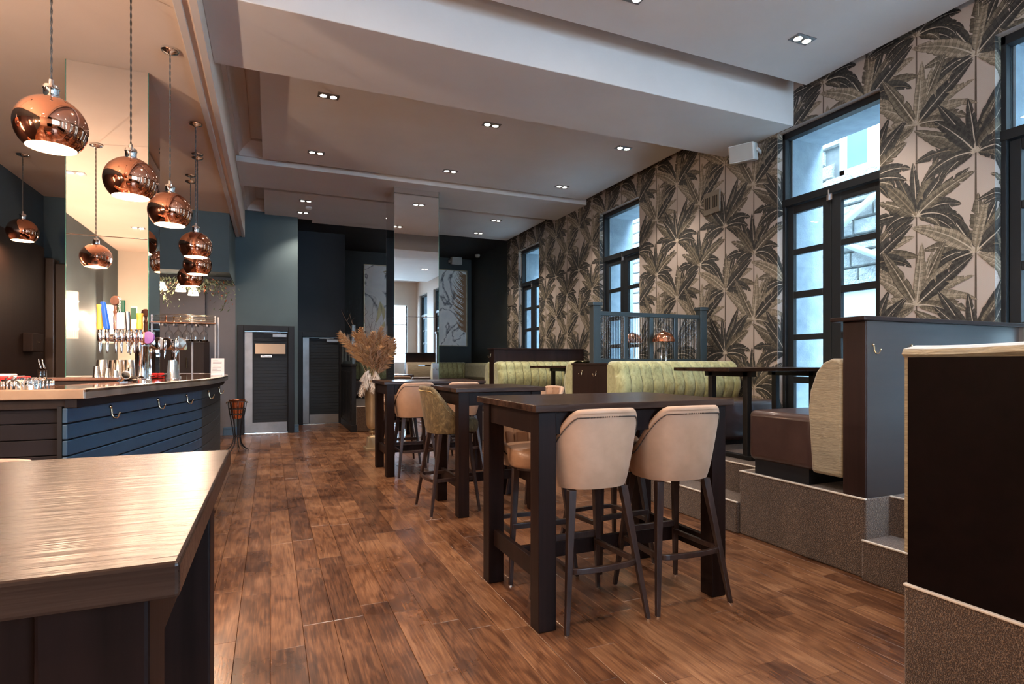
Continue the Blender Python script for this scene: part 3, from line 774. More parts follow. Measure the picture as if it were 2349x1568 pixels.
# ------------------------------------------------------------------ doors at the far end
def far_door(name, x0, x1, y, ztop, label, win, plaque, stripw):
    d = sempty(name, label, 'door')
    fr = G()
    c = 0.10
    for (p0, p1) in (((x0 - c, y - 0.05, 0), (x0, y + 0.10, ztop + c)), ((x1, y - 0.05, 0), (x1 + c, y + 0.10, ztop + c)), ((x0, y - 0.05, ztop), (x1, y + 0.10, ztop + c))): fr.box(p0, p1)
    for (p0, p1) in (((x0 - 0.03, y - 0.035, 0), (x0 + 0.012, y + 0.12, ztop)), ((x1 - 0.012, y - 0.035, 0), (x1 + 0.03, y + 0.12, ztop))): fr.box(p0, p1)
    fr.build('door_frame', M['black'], d, bevel=0.006)
    lf = G().box((x0 + 0.012, y + 0.03, 0.012), (x1 - 0.012, y + 0.07, ztop - 0.01))
    lo = lf.build('door_leaf', M['navy'], d)
    bd = G(); z = 0.02
    while z < ztop - 0.06:
        if not (win and win[0] - 0.05 < z < win[1]):
            bd.box((x0 + stripw + 0.02, y + 0.022, z + 0.003), (x1 - 0.014, y + 0.031, z + 0.056))
        z += 0.058
    o = bd.build('board', M['navy'], lo, bevel=0.002); o['kind'] = 'stuff'
    G().box((x0 + 0.014, y + 0.018, 0.02), (x0 + stripw, y + 0.031, ztop - 0.02)).build('push_plate', M['steel'], lo)
    G().box((x0 + stripw + (0.0 if win else 0.01), y + 0.012, 0.02), (x1 - 0.02, y + 0.023, 0.20)).build('kick_plate', M['steel'], lo)
    cl = G().box((x1 - 0.26, y - 0.02, ztop - 0.10), (x1 - 0.03, y + 0.02, ztop - 0.045))
    cl.box((x1 - 0.40, y - 0.03, ztop - 0.035), (x1 - 0.12, y - 0.02, ztop - 0.025))
    cl.build('door_closer', M['steel'], lo, bevel=0.003)
    if win:
        G().box((x0 + stripw + 0.03, y + 0.005, win[0] - 0.012), (x1 - 0.035, y + 0.03, win[1] + 0.012)).build('vision_frame', M['black'], lo)
        G().box((x0 + stripw + 0.045, y - 0.002, win[0]), (x1 - 0.05, y + 0.006, win[1])).build('vision_pane', M['mirror'], lo)
    if plaque:
        pq = G().box((x0 + 0.27, y + 0.008, plaque - 0.022), (x0 + 0.46, y + 0.021, plaque + 0.022)).build('plaque', M['tin'], lo, bevel=0.004)
        lettering('Private', 0.052, (x0 + 0.365, y + 0.006, plaque), (R(90), 0, 0), M['blackplastic'], lo)
    G().box((x0, y - 0.02, 0.0), (x1, y + 0.02, 0.008)).build('threshold', M['tin'], d)
    return d
far_door('door_1', -0.43, 0.30, 11.0, 1.82, 'dark boarded door with a small vision pane and a plaque', (1.42, 1.60), 1.375, 0.14)
far_door('door_2', 0.60, 1.33, 12.3, 1.79, 'plain dark boarded door in the recess beside the urn', None, None, 0.13)

# low partition beside the recess door
pt = thing('low_partition', 'low black panelled partition topped with a small glazed screen by the urn', 'partition', (1.40, 10.62, 0))
g = G().box((-0.04, 0, 0), (0.04, 1.68, 1.20)).box((-0.055, -0.02, 0), (0.055, 1.68, 0.13)).box((-0.05, -0.02, 1.20), (0.05, 1.68, 1.24))
g.build('panel', M['black'], pt, bevel=0.005)
for k in range(3): G().box((-0.05, 0.10 + k*0.53, 0.2), (-0.038, 0.53 + k*0.53, 1.1)).build('raised_panel', M['black'], pt, bevel=0.01)
g = G().box((-0.03, 0.0, 1.24), (0.03, 0.06, 1.95)).box((-0.03, 1.62, 1.24), (0.03, 1.68, 1.85)).box((-0.02, 0.06, 1.75), (0.02, 1.62, 1.80)).box((-0.02, 0.06, 1.24), (0.02, 1.62, 1.29))
for k in (1, 2): g.box((-0.02, 0.06 + k*0.52 - 0.02, 1.29), (0.02, 0.06 + k*0.52 + 0.02, 1.75))
g.build('screen_frame', M['screen'], pt, bevel=0.004)
G().box((-0.005, 0.06, 1.29), (0.005, 1.62, 1.75)).build('glazing', M['reeded'], pt)

# ------------------------------------------------------------------ mirrored columns
def column(name, x0, y0, x1, y1, z1, label, seams):
    c = thing(name, label, 'mirrored column', ((x0+x1)/2, (y0+y1)/2, 0))
    c['kind'] = 'structure'
    hx, hy = (x1-x0)/2, (y1-y0)/2
    G().box((-hx+0.008, -hy+0.008, 0), (hx-0.008, hy-0.008, z1)).build('core', M['navy'], c)
    zs = [0.0] + seams + [z1]
    for i in range(len(zs) - 1):
        a, b = zs[i] + 0.001, zs[i+1] - 0.001
        G().box((-hx, -hy, a), (hx, -hy+0.006, b)).build('mirror_panel', M['mirror'], c, bevel=0.002)
        G().box((-hx, hy-0.006, a), (hx, hy, b)).build('mirror_panel', M['mirror'], c, bevel=0.002)
        G().box((-hx, -hy+0.007, a), (-hx+0.006, hy-0.007, b)).build('mirror_panel', M['mirror'], c, bevel=0.002)
        G().box((hx-0.006, -hy+0.007, a), (hx, hy-0.007, b)).build('mirror_panel', M['mirror'], c, bevel=0.002)
    G().box((hx-0.004, -hy-0.001, 0), (hx+0.001, -hy+0.008, z1)).box((-hx-0.001, -hy-0.001, 0), (-hx+0.004, -hy+0.008, z1)).build('glass_edge', M['mirroredge'], c)
    return c
column('mirrored_pillar', -1.38, 5.10, -0.86, 5.59, 3.48, 'mirror clad square pillar rising behind the beer taps', [2.2])
column('mirrored_pillar', 1.69, 8.42, 2.375, 9.05, 3.87, 'mirror clad square pillar behind the bar tables', [1.95])

# ------------------------------------------------------------------ bar
bar = thing('bar_counter', 'curved blue boarded bar with a pewter edged polished top', 'bar counter', (0, 0, 0))
ctrl = [(-0.813, 3.29), (-0.735, 3.70), (-0.656, 4.12), (-0.59, 4.42), (-0.524, 4.72), (-0.47, 4.95), (-0.435, 5.20), (-0.41, 5.6), (-0.398, 6.1), (-0.405, 6.6), (-0.44, 7.05), (-0.50, 7.40), (-0.60, 7.68), (-0.75, 7.82)]
def crom(pts, n):
    out = []
    for i in range(len(pts) - 1):
        p0 = pts[max(0, i-1)]; p1 = pts[i]; p2 = pts[i+1]; p3 = pts[min(len(pts)-1, i+2)]
        for k in range(n):
            t = k / n
            out.append(tuple(0.5*((2*p1[c]) + (-p0[c]+p2[c])*t + (2*p0[c]-5*p1[c]+4*p2[c]-p3[c])*t*t + (-p0[c]+3*p1[c]-3*p2[c]+p3[c])*t**3) for c in range(2)))
    out.append(pts[-1]); return out
FR = crom(ctrl, 3)
def offs(path, d):
    out = []
    for i, p in enumerate(path):
        a = path[max(0, i-1)]; b = path[min(len(path)-1, i+1)]
        tx, ty = b[0]-a[0], b[1]-a[1]; l = math.hypot(tx, ty)
        out.append((p[0] - ty/l*d, p[1] + tx/l*d))
    return out
ZB = 1.125
inner = [(-1.28, 3.72), (-1.17, 3.78)] + [(p[0], p[1]) for p in offs(FR[6:-2], 0.40)]
inner = [q for q in inner if True]
top_poly = [(-2.66, 3.29)] + FR + [(-1.0, 7.82)] + [(min(-0.84, p[0]), min(p[1], 7.5)) for p in reversed(offs(FR[8:-4], 0.40))] + [(-1.10, 3.95), (-1.25, 3.74), (-2.66, 3.74)]
G().prism(top_poly, ZB - 0.012, ZB).build('counter_top', M['bartop'], bar)
def ribbon(path, z0, z1, th, closed=False):
    ip = offs(path, th); g = G(); n = len(path)
    vs = []
    for (a, b) in zip(path, ip): vs += [(a[0], a[1], z0), (a[0], a[1], z1), (b[0], b[1], z1), (b[0], b[1], z0)]
    fs = []
    for i in range(n - 1):
        for k in range(4): fs.append((i*4+k, i*4+(k+1) % 4, (i+1)*4+(k+1) % 4, (i+1)*4+k))
    fs += [(3, 2, 1, 0), ((n-1)*4, (n-1)*4+1, (n-1)*4+2, (n-1)*4+3)]
    return g.add(vs, fs)
M['copperedge'] = mottled('aged_copper_edge', (0.27, 0.18, 0.12), (0.38, 0.26, 0.18), 9, 0.35, 0.1, 30, 0.002, metal=0.6)
G().box((-2.66, 3.285, ZB - 0.045), (-0.816, 3.36, ZB + 0.002)).build('counter_edge', M['copperedge'], bar, bevel=0.004)['label'] = 'copper toned straight edge'
ribbon(FR, ZB - 0.045, ZB + 0.002, 0.06).build('counter_edge', M['pewter'], bar, bevel=0.003)['label'] = 'worn pewter curved edge'
sub = offs(FR, 0.035)
G().box((-2.66, 3.325, ZB - 0.09), (-0.85, 3.37, ZB - 0.045)).build('under_rail', M['brownpanel'], bar)
ribbon(sub, ZB - 0.085, ZB - 0.045, 0.05).build('under_rail', M['barreturn'], bar)
face = offs(FR, 0.075)
ribbon(offs(FR, 0.098), 0.0, ZB - 0.08, 0.02).build('carcass', M['black'], bar)
G().box((-2.66, 3.388, 0), (-0.90, 3.41, ZB - 0.08)).build('carcass', M['black'], bar)
# index where the bar paint switches from lit blue to the darkened tone
isp = next(i for i, p in enumerate(face) if p[1] > 5.15)
bp = 0.0775
z = ZB - 0.085
k = 0
while z > 0.06:
    z0 = max(0.0, z - bp)
    ribbon(face[:isp + 1], z0 + 0.0035, z - 0.0035, 0.022).build('board', M['barpaint'], bar, bevel=0.004)
    ribbon(face[isp:], z0 + 0.002, z - 0.002, 0.022).build('board', M['barend'], bar, bevel=0.0025)
    G().box((-2.66, 3.365, z0 + 0.002), (-0.885, 3.387, z - 0.002)).build('board', M['barreturn'], bar, bevel=0.0025)
    z = z0; k += 1
def jhook(g, c, nx, ny, s=1.0):
    # double hook on surface with outward normal (nx, ny)
    tx, ty = -ny, nx
    def q(o, u, zz): return (c[0] + nx*o + tx*u, c[1] + ny*o + ty*u, c[2] + zz)
    g.tube([q(0.002, 0, 0.022*s), q(0.010, 0, 0.012*s), q(0.012, 0, -0.012*s), q(0.022, 0, -0.028*s), q(0.040, 0, -0.026*s), q(0.048, 0, -0.008*s), q(0.050, 0, 0.0)], [0.004*s, 0.005*s, 0.005*s, 0.004*s, 0.004*s, 0.004*s, 0.006*s], 7)
    g.ball(q(0.005, 0, 0.024*s), 0.008*s, 6)
    return g
for (yy, zz) in ((3.78, 0.985), (4.35, 0.985), (4.85, 0.985), (5.4, 0.985), (6.2, 0.985)):
    i = min(range(len(face)), key=lambda j: abs(face[j][1] - yy))
    a, b = face[i-1], face[i+1]; tx, ty = b[0]-a[0], b[1]-a[1]; l = math.hypot(tx, ty)
    g = G(); jhook(g, (face[i][0], face[i][1], zz), ty/l, -tx/l, 1.2)
    o = g.build('coat_hook', M['brass'], bar, smooth=True)

# shelf unit in front of the pillar
bs = thing('back_shelf', 'low shelf unit in front of the mirrored pillar holding the shaker tins', 'shelf', (-1.42, 4.88, 0))
G().box((-0.36, -0.12, ZB + 0.005), (0.44, 0.15, ZB + 0.025)).build('shelf_top', M['brownh'], bs, bevel=0.003)
G().box((-0.34, -0.10, 0), (0.42, 0.14, ZB + 0.005)).build('cabinet', M['brownpanel'], bs)
def px2(px, Y):
    u = (px - 1174.5) / F_PX
    dx, dy = SN + u*CS, CS - u*SN
    return dx * Y / dy
tinlist = [(222, 0.080, 0.024, 4.82), (233, 0.125, 0.040, 4.93), (246, 0.066, 0.023, 4.82), (265, 0.050, 0.021, 4.82), (272, 0.125, 0.040, 4.95), (296, 0.125, 0.040, 4.93), (300, 0.07, 0.024, 4.82)]
tl = ['tall thin steel jigger leftmost on the back shelf', 'large steel shaker tin second from the left on the back shelf', 'small steel cup in front of the first two shaker tins', 'short steel cup left of the middle shaker tin',
      'large steel shaker tin in the middle of the back shelf', 'large steel shaker tin nearest the beer tower', 'small steel cup in front of the tin nearest the tower']
for i, (px, h, r, Y) in enumerate(tinlist):
    x = px2(px, Y)
    t = thing('shaker_tin', tl[i], 'shaker tin', (x, Y, ZB + 0.025), 0, 'steel tins on the back shelf')
    G().lathe([(0.001, h), (r*0.72, h), (r*0.76, h*0.985), (r, 0.004), (r*1.04, 0), (r*0.95, 0)], n=22).build('body', M['tin'], t, smooth='auto')
    G().lathe([(r*1.0, 0.0), (r*1.06, 0.003), (r*1.0, 0.006)], n=22).build('rim', M['chrome'], t, smooth=True)
t = thing('shaker_tin', 'large steel shaker tin standing on the bar right of the pillar', 'shaker tin', (-0.99, 6.2, ZB-0.0), 0, 'steel tins on the back shelf')

# move that last tin onto the counter
t.location = (-0.72, 5.25, ZB)
G().lathe([(0.001, 0.15), (0.032, 0.15), (0.045, 0.004), (0.047, 0), (0.04, 0)], n=22).build('body', M['tin'], t, smooth='auto')
G().lathe([(0.045, 0.0), (0.048, 0.003), (0.045, 0.006)], n=22).build('rim', M['chrome'], t, smooth=True)

# beer towers
def beer_tower(loc, h, r, barx, taps, label, rz, big=True):
    t = thing('beer_tower', label, 'beer tower', loc, rz)
    G().lathe([(r*1.5, 0), (r*1.5, 0.012), (r*1.1, 0.02), (r, 0.04), (r, h*0.78), (r*1.08, h*0.80), (r*1.08, h*0.84), (r*0.85, h*0.9), (r*0.8, h)], n=28).build('column', M['chrome'], t, smooth='auto')
    x0, x1 = barx
    G().tube([(x0, 0, h), (x0*0.5, 0, h+0.006), (0, 0, h+0.004), (x1, 0, h)], [0.027, 0.03, 0.034, 0.028], 16).build('cross_bar', M['chrome'], t, smooth='auto')
    for (x, kind, hh) in taps:
        y = -0.035
        f = G().tube([(x, -0.02, h), (x, -0.07, h)], 0.012, 10)
        f.lathe([(0.012, h+0.055), (0.014, h+0.05), (0.016, h), (0.014, h-0.02), (0.008, h-0.03), (0.0105, h-0.035), (0.005, h-0.105), (0.002, h-0.105)], (x, -0.075, 0), 12)
        fo = f.build('tap', M['chrome'], t, smooth='auto')
        zb = h + 0.055
        if kind == 'yellow': G().lathe([(0.001, hh), (0.020, hh), (0.021, hh-0.01), (0.018, hh-0.03), (0.017, 0.06), (0.020, 0.03), (0.018, 0), (0.001, 0)], (x, -0.075, zb), 14).build('handle', M['yellow'], fo, smooth='auto')
        if kind == 'blue': G().bar((x, -0.075, zb), (x - 0.030, -0.075, zb + hh), 0.034, 0.030, 0.026, 0.02).build('handle', M['blue'], fo, bevel=0.006)
        if kind == 'brown':
            G().lathe([(0.016, 0), (0.017, 0.08), (0.014, 0.10), (0.018, 0.12), (0.010, 0.135), (0.012, 0.17)], (x, -0.075, zb), 14).build('handle', M['brownh'], fo, smooth='auto')
            G().lathe([(0.001, -0.02), (0.030, -0.02), (0.036, 0), (0.030, 0.02), (0.001, 0.02)], (0, 0, 0), 20)
            kb = G().lathe([(0.001, -0.018), (0.028, -0.018), (0.034, -0.01), (0.034, 0.01), (0.028, 0.018), (0.001, 0.018)], (0, 0, 0), 22)
            mt = Matrix.Translation((x, -0.075, zb + 0.195)) @ Matrix.Rotation(R(90), 4, 'X')
            kb.v = [tuple(mt @ Vector(p)) for p in kb.v]
            kb.build('knob', M['brownh'], fo, smooth='auto')
        if kind == 'badge':
            G().box((x-0.026, -0.088, zb), (x+0.026, -0.066, zb + hh*0.58)).build('handle', M['whiteh'], fo, bevel=0.006)
            gb_ = G().box((x-0.024, -0.086, zb + hh*0.58), (x+0.024, -0.068, zb + hh)).build('badge', M['greenh'], fo, bevel=0.006)
            lettering('Carlsberg', 0.026, (x - 0.004, -0.089, zb + hh*0.79), (R(90), R(-90), 0), M['whiteh'], fo, 0.25)
        if kind == 'chrome': G().tube([(x, -0.075, zb), (x-0.004, -0.075, zb+hh)], [0.013, 0.016], 12).build('handle', M['chrome'], fo, smooth='auto')
        if kind == 'card':
            G().box((x-0.020, -0.085, zb), (x+0.020, -0.070, zb+hh)).build('handle', M['whiteh'], fo, bevel=0.004)
            G().box((x-0.018, -0.088, zb+hh*0.45), (x+0.018, -0.084, zb+hh*0.95)).build('badge', M['greenh'], fo)
        if kind == 'plain': pass
    return t
yaw = R(-YAW)
bt = beer_tower((px2(325, 4.62), 4.62, ZB), 0.30, 0.040, (-0.215, 0.075),
    [(-0.265 + 0.03, 'yellow', 0.17), (-0.185, 'blue', 0.19), (-0.125, 'brown', 0.2), (-0.088, 'badge', 0.20), (-0.045, 'chrome', 0.12), (0.0, 'card', 0.155), (0.036, 'yellow', 0.11)],
    'tall chrome beer tower with coloured tap handles in front of the pillar', yaw)
# round chrome bosses and lens badges
for x in (-0.055,): G().ball((x, -0.03, 0.305), 0.040, 14).build('boss', M['chrome'], bt, smooth=True)
for x, m_ in ((0.045, 'copper2'), (0.085, 'purple')):
    kb = G().lathe([(0.001, -0.01), (0.040, -0.008), (0.043, 0), (0.040, 0.008), (0.001, 0.01)], (0, 0, 0), 22)
    mt = Matrix.Translation((x, -0.06, 0.30)) @ Matrix.Rotation(R(90), 4, 'X')
    kb.v = [tuple(mt @ Vector(p)) for p in kb.v]; kb.build('lens_badge', M[m_], bt, smooth='auto')
bt2 = beer_tower((px2(402, 5.75), 5.75, ZB), 0.27, 0.032, (-0.16, 0.09), [(-0.13, 'plain', 0), (-0.05, 'plain', 0), (0.05, 'plain', 0)],
    'smaller chrome beer tower with round badges beyond the pillar', yaw)
for x, m_ in ((-0.15, 'greenh'), (-0.10, 'whiteh'), (-0.04, 'chrome'), (0.08, 'tin')):
    kb = G().lathe([(0.001, -0.012), (0.045, -0.008), (0.052, 0), (0.045, 0.008), (0.001, 0.012)], (0, 0, 0), 22)
    mt = Matrix.Translation((x, -0.06, 0.30)) @ Matrix.Rotation(R(90), 4, 'X')
    kb.v = [tuple(mt @ Vector(p)) for p in kb.v]; kb.build('lens_badge', M[m_], bt2, smooth='auto')

# scoops on the bar
for (px, Y, s, lab) in ((301, 4.42, 1.0, 'black plastic scoop tray left of the tall beer tower'), (386, 5.42, 1.0, 'black plastic scoop tray left of the smaller beer tower')):
    t = thing('scoop_tray', lab, 'tray', (px2(px, Y), Y, ZB), yaw)
    def sh(u, v):
        a = -0.9 + 1.8*v
        x = -0.07 + 0.14*u; rr_ = 0.055 * (0.45 + 0.55*math.sin(PI*min(1, u*0.9+0.08)))
        return (x, rr_*math.sin(a), 0.055*(0.4+0.6*u if u < 0.6 else 0.76)*math.cos(a*0.9)*1.0)
    G().grid(sh, 10, 10).build('hood', M['blackplastic'], t, smooth=True, solid=0.003)
    G().ball((0.02, -0.02, 0.052), 0.005, 6).build('stud', M['chrome'], t)
t = thing('metal_funnel', 'small silver funnel scoop lying on the bar near the tall tower', 'scoop', (px2(277, 4.15), 4.15, ZB + 0.018), yaw + 0.4)
G().lathe([(0.006, 0), (0.008, 0.05), (0.022, 0.09), (0.026, 0.10)], n=18).build('cone', M['tin'], t, smooth=True, solid=0.002)
t.rotation_euler = (R(68), 0, yaw + 0.9)
t = thing('napkin', 'small red folded cloth beside the smaller scoop tray', 'cloth', (px2(368, 5.5), 5.5, ZB))
G().box((-0.02, -0.02, 0), (0.03, 0.02, 0.045)).build('fold', M['red'], t, bevel=0.012, seg=3)

# chrome drip tray ring with lettering
t = thing('drip_tray', 'round chrome drip tray with raised script standing at the left end of the bar', 'drip tray', (px2(63, 3.44), 3.44, ZB))
G().lathe([(0.085, 0.0), (0.098, 0.0), (0.098, 0.042), (0.094, 0.048), (0.088, 0.048), (0.086, 0.042), (0.001, 0.040)], n=40, flute=None).build('ring', M['chrome'], t, smooth='auto')
fl = G()
for k in range(30):
    a = 2*PI*k/30
    fl.tube([(0.099*math.cos(a), 0.099*math.sin(a), 0.002), (0.099*math.cos(a), 0.099*math.sin(a), 0.040)], 0.004, 5)
fl.build('flutes', M['chrome'], t, smooth=True)
lettering('Cruzcampo', 0.040, (0.005, -0.045, 0.053), (R(48), 0, R(-20)), M['chrome'], t, 0.35, 0.002)
# towels
t = thing('bar_towel', 'folded red bar towel with a pale stripe at the far left of the bar', 'towel', (px2(10, 3.62), 3.62, ZB))
g = G()
def tw(z0, z1, s):
    def f(u, v):
        x = -0.12 + 0.24*u*s; y = -0.07 + 0.14*v
        return (x, y, 0)
for i, (z0, h, w_) in enumerate(((0.0, 0.022, 0.125), (0.02, 0.022, 0.12), (0.04, 0.02, 0.112))):
    g.box((-w_, -0.06, z0), (w_ - 0.01*i, 0.06, z0 + h))
g.build('cloth', M['red'], t, bevel=0.009, seg=3)
G().box((0.055, -0.063, 0.004), (0.068, 0.062, 0.062)).build('stripe', M['whitetowel'], t, bevel=0.005)
t = thing('bar_towel', 'small white cloth laid over the red bar towel', 'towel', (px2(10, 3.62), 3.62, ZB + 0.06))
G().box((-0.05, -0.04, 0), (0.04, 0.04, 0.012)).build('cloth', M['whitetowel'], t, bevel=0.005, seg=3)
# pourer bottles
for px, Y, lab, yl in ((93, 4.05, 'dark bottle with an amber label and steel pourer on the bar', True), (101, 4.12, 'dark bottle with a steel pourer right of the amber labelled one', False)):
    t = thing('pourer_bottle', lab, 'bottle', (px2(px, Y), Y, 0.94), 0)
    G().lathe([(0.001, 0), (0.033, 0), (0.034, 0.01), (0.034, 0.17), (0.028, 0.20), (0.013, 0.225), (0.013, 0.27), (0.015, 0.275)], n=20).build('body', M['bottle'], t, smooth='auto')
    if yl: G().lathe([(0.0345, 0.19), (0.0347, 0.155), (0.0345, 0.10)], n=20).build('label_band', M['yellow'], t, smooth=True)
    G().tube([(0, 0, 0.27), (0, 0, 0.295), (-0.006, 0, 0.31), (-0.010, 0, 0.335)], [0.010, 0.005, 0.004, 0.003], 8).build('pourer', M['chrome'], t, smooth=True)
t = thing('bottle_shelf', 'dark under-counter shelf carrying the pourer bottles', 'shelf', (px2(97, 4.08), 4.08, 0))
G().box((-0.5, -0.1, 0.90), (0.3, 0.14, 0.94)).box((-0.5, -0.1, 0), (0.3, 0.14, 0.90)).build('carcass', M['brownpanel'], t, bevel=0.003)
t = thing('wall_box', 'dark square box fixed on the brown panelled wall at the left', 'box', (-2.68, 8.55, 1.50))
G().box((0, -0.17, -0.11), (0.10, 0.17, 0.11)).build('case', M['brownpanel'], t, bevel=0.008)
G().box((0.10, -0.02, 0.0), (0.105, 0.02, 0.012)).build('lock', M['brass'], t)

# menu card
t = thing('menu_card', 'white printed menu card propped at the far end of the bar', 'menu card', (px2(498, 6.35), 6.35, ZB), R(-20))
G().hexa([(-0.062, 0, 0.004), (0.068, 0, 0.004), (0.068, 0.003, 0.004), (-0.062, 0.003, 0.004)], [(-0.072, 0.03, 0.175), (0.055, 0.03, 0.175), (0.055, 0.033, 0.175), (-0.072, 0.033, 0.175)]).build('card', M['card'], t)
for k in range(9):
    z_ = 0.15 - k*0.014; y_ = 0.03*(z_-0.004)/0.171 - 0.0008
    G().box((-0.05, y_, z_), (0.035 if k % 3 else 0.0, y_+0.0006, z_+0.003)).build('printed_line', M['ink'], t)
G().box((-0.03, -0.025, 0), (0.05, 0.03, 0.012)).build('holder', M['card'], t)

# glass rack
rk = thing('glass_rack', 'brass bar rack with hanging goblets at the end of the counter', 'glass rack', (0, 0, 0))
ry = 7.12
g = G()
for (x, y) in ((-0.56, ry - 0.06), (-0.54, ry + 0.08), (-0.80, ry + 0.08)):
    g.bar((x, y, ZB), (x, y, 1.77), 0.018)
g.build('posts', M['steel'], rk, bevel=0.002)
g = G()
for z_ in (1.775, 1.745, 1.72): g.tube([(-1.18, ry - 0.09, z_), (-0.56, ry - 0.09, z_)], 0.0025, 6).tube([(-1.18, ry + 0.09, z_), (-0.56, ry + 0.09, z_)], 0.0025, 6)
g.build('gallery_rail', M['brass'], rk, smooth=True)
G().box((-1.18, ry - 0.10, 1.683), (-0.55, ry + 0.10, 1.695)).build('rack_shelf', M['bartop'], rk, bevel=0.003)
g = G()
for k in range(6): g.box((-1.17 + k*0.105, ry - 0.10, 1.655), (-1.155 + k*0.105, ry + 0.10, 1.675))
g.build('runners', M['steel'], rk)
gp = [(0.033, 0.0), (0.034, 0.002), (0.006, 0.008), (0.004, 0.02), (0.004, 0.05), (0.012, 0.06), (0.034, 0.085), (0.040, 0.115), (0.038, 0.155), (0.041, 0.18)]
proto = None
gl = ['leftmost goblet hanging from the bar rack', 'second goblet from the left hanging from the bar rack', 'middle goblet hanging from the bar rack', 'fourth goblet from the left hanging from the bar rack', 'rightmost goblet hanging from the bar rack']
for k, px in enumerate((388, 409, 428, 448, 468)):
    x = px2(px, ry - 0.04)
    if proto is None:
        proto = thing('goblet', gl[k], 'glass', (x, ry - 0.04, 1.668), 0, 'goblets hanging from the bar rack')
        G().lathe([(r_, -z_) for r_, z_ in gp], n=20).build('bowl', M['gobletglass'], proto, smooth=True, solid=0.0015)
    else: dup(proto, (x, ry - 0.04, 1.668), 0, gl[k])
for k, (px, m_, lab) in enumerate(((381, 'copper2', 'small orange capped bottle top on the rack shelf'), (399, 'brass', 'brass pourer standing on the rack shelf left of the other'), (414, 'brass', 'brass pourer standing rightmost on the rack shelf'))):
    t = thing('pourer_spout', lab, 'pourer', (px2(px, ry), ry, 1.695))
    G().lathe([(0.001, 0), (0.016, 0), (0.015, 0.01), (0.006, 0.02), (0.006, 0.055), (0.009, 0.06), (0.007, 0.075), (0.001, 0.076)], n=12).build('spout', M[m_], t, smooth='auto')

# dark bottle fridge behind the far bar end
t = thing('back_bar_cabinet', 'low dark cabinet with steel trim behind the smaller beer tower', 'cabinet', (-1.9, 10.3, 0))
G().box((-0.85, -0.3, 0), (0.95, 0.58, 1.62)).build('carcass', M['brownpanel'], t, bevel=0.004)
for z_ in (1.08, 1.58): G().box((-0.86, -0.312, z_), (0.96, -0.3, z_ + 0.02)).build('trim_strip', M['steel'], t)
G().tube([(0.72, -0.33, 1.18), (0.72, -0.33, 1.34)], 0.01, 8).build('handle', M['brass'], t)

# garland with opal shades under the bulkhead
gr = thing('garland_light', 'three opal shaded bar light dressed with trailing foliage under the bulkhead', 'light fitting', (-1.12, 9.95, 2.60))
G().box((-0.6, -0.05, -0.06), (0.55, 0.05, 0.0)).build('mount', M['blackmetal'], gr, bevel=0.005)
for k, (px, Y, z_) in enumerate(((369, 9.9, 2.36), (414, 9.9, 2.35), (443, 9.9, 2.30))):
    x = px2(px, Y) + 1.12
    sh_ = G().lathe([(0.028, 0.0), (0.045, -0.02), (0.062, -0.07), (0.075, -0.125)], (x, -0.02, z_ - 2.60 + 0.12), 20).build('lamp_shade', M['shadeglow'], gr, smooth=True)
    G().lathe([(0.02, 0.12 - (-0.0)), (0.022, 0.03), (0.028, 0.0)], (x, -0.02, z_ - 2.60 + 0.12), 12).build('lamp_holder', M['brass'], gr, smooth='auto')
    light('bar_shade_light', 'POINT', (px2(px, Y), 9.86, z_ - 0.08), 3.0, WARM, shadow_soft_size=0.02)
rr = random.Random(2)
fo = G(); ru = G()
for k in range(900):
    cl = rr.choice([(-0.45, 0.34), (-0.33, 0.5), (0.05, 0.22), (0.28, 0.2), (0.45, 0.5), (-0.1, 0.2), (0.15, 0.25)])
    x = cl[0] + rr.gauss(0, 0.085); zt = -0.04 - abs(rr.gauss(0, 0.45)) * cl[1]
    zt = max(zt, -cl[1]); y = -0.10 + rr.gauss(0, 0.09)
    l = rr.uniform(0.03, 0.075); a = rr.uniform(0, 2*PI); dz = -rr.uniform(0.3, 1.0)
    tgt = ru if rr.random() < 0.12 else fo
    p = Vector((x, y, zt)); d = Vector((math.cos(a)*0.6, math.sin(a)*0.6, dz)).normalized()*l; s = d.cross(Vector((0.3, 0.5, 1))).normalized()*l*0.16
    tgt.add([p, p + d*0.5 + s, p + d, p + d*0.5 - s], [(0, 1, 2, 3)])
o = fo.build('foliage', M['leafgreen'], gr); o['kind'] = 'stuff'
o = ru.build('rust_foliage', M['leafrust'], gr); o['kind'] = 'stuff'; o['label'] = 'rust coloured leaves in the garland'

# ------------------------------------------------------------------ pendants
def pendant_proto():
    p = thing('copper_pendant', '', 'pendant lamp', (0, 0, 0), 0, 'copper globe pendants over the bar')
    Rg = 0.14
    prof = []
    for i in range(25):
        a = PI * (0.06 + (0.76 - 0.06) * i / 24)
        prof.append((Rg*math.sin(a), Rg*math.cos(a)*0.97))
    g = G().lathe(prof, n=48)
    g.build('globe', M['copper'], p, smooth=True)
    G().lathe([(r_*0.975, z_*0.975 - 0.001) for r_, z_ in prof], n=40).lathe([(prof[-1][0], prof[-1][1]), (prof[-1][0]*0.975, prof[-1][1]*0.985)], n=40).build('lining', M['copperin'], p, smooth=True)
    G().lathe([(0.030, 0.130), (0.030, 0.168), (0.033, 0.172), (0.030, 0.186), (0.012, 0.194), (0.010, 0.215), (0.004, 0.218)], n=20).build('cap', M['chrome'], p, smooth='auto')
    G().ball((0, 0, -0.01), 0.032, 12, 1.2).build('bulb', M['bulb'], p, smooth=True)
    return p
pp = pendant_proto()
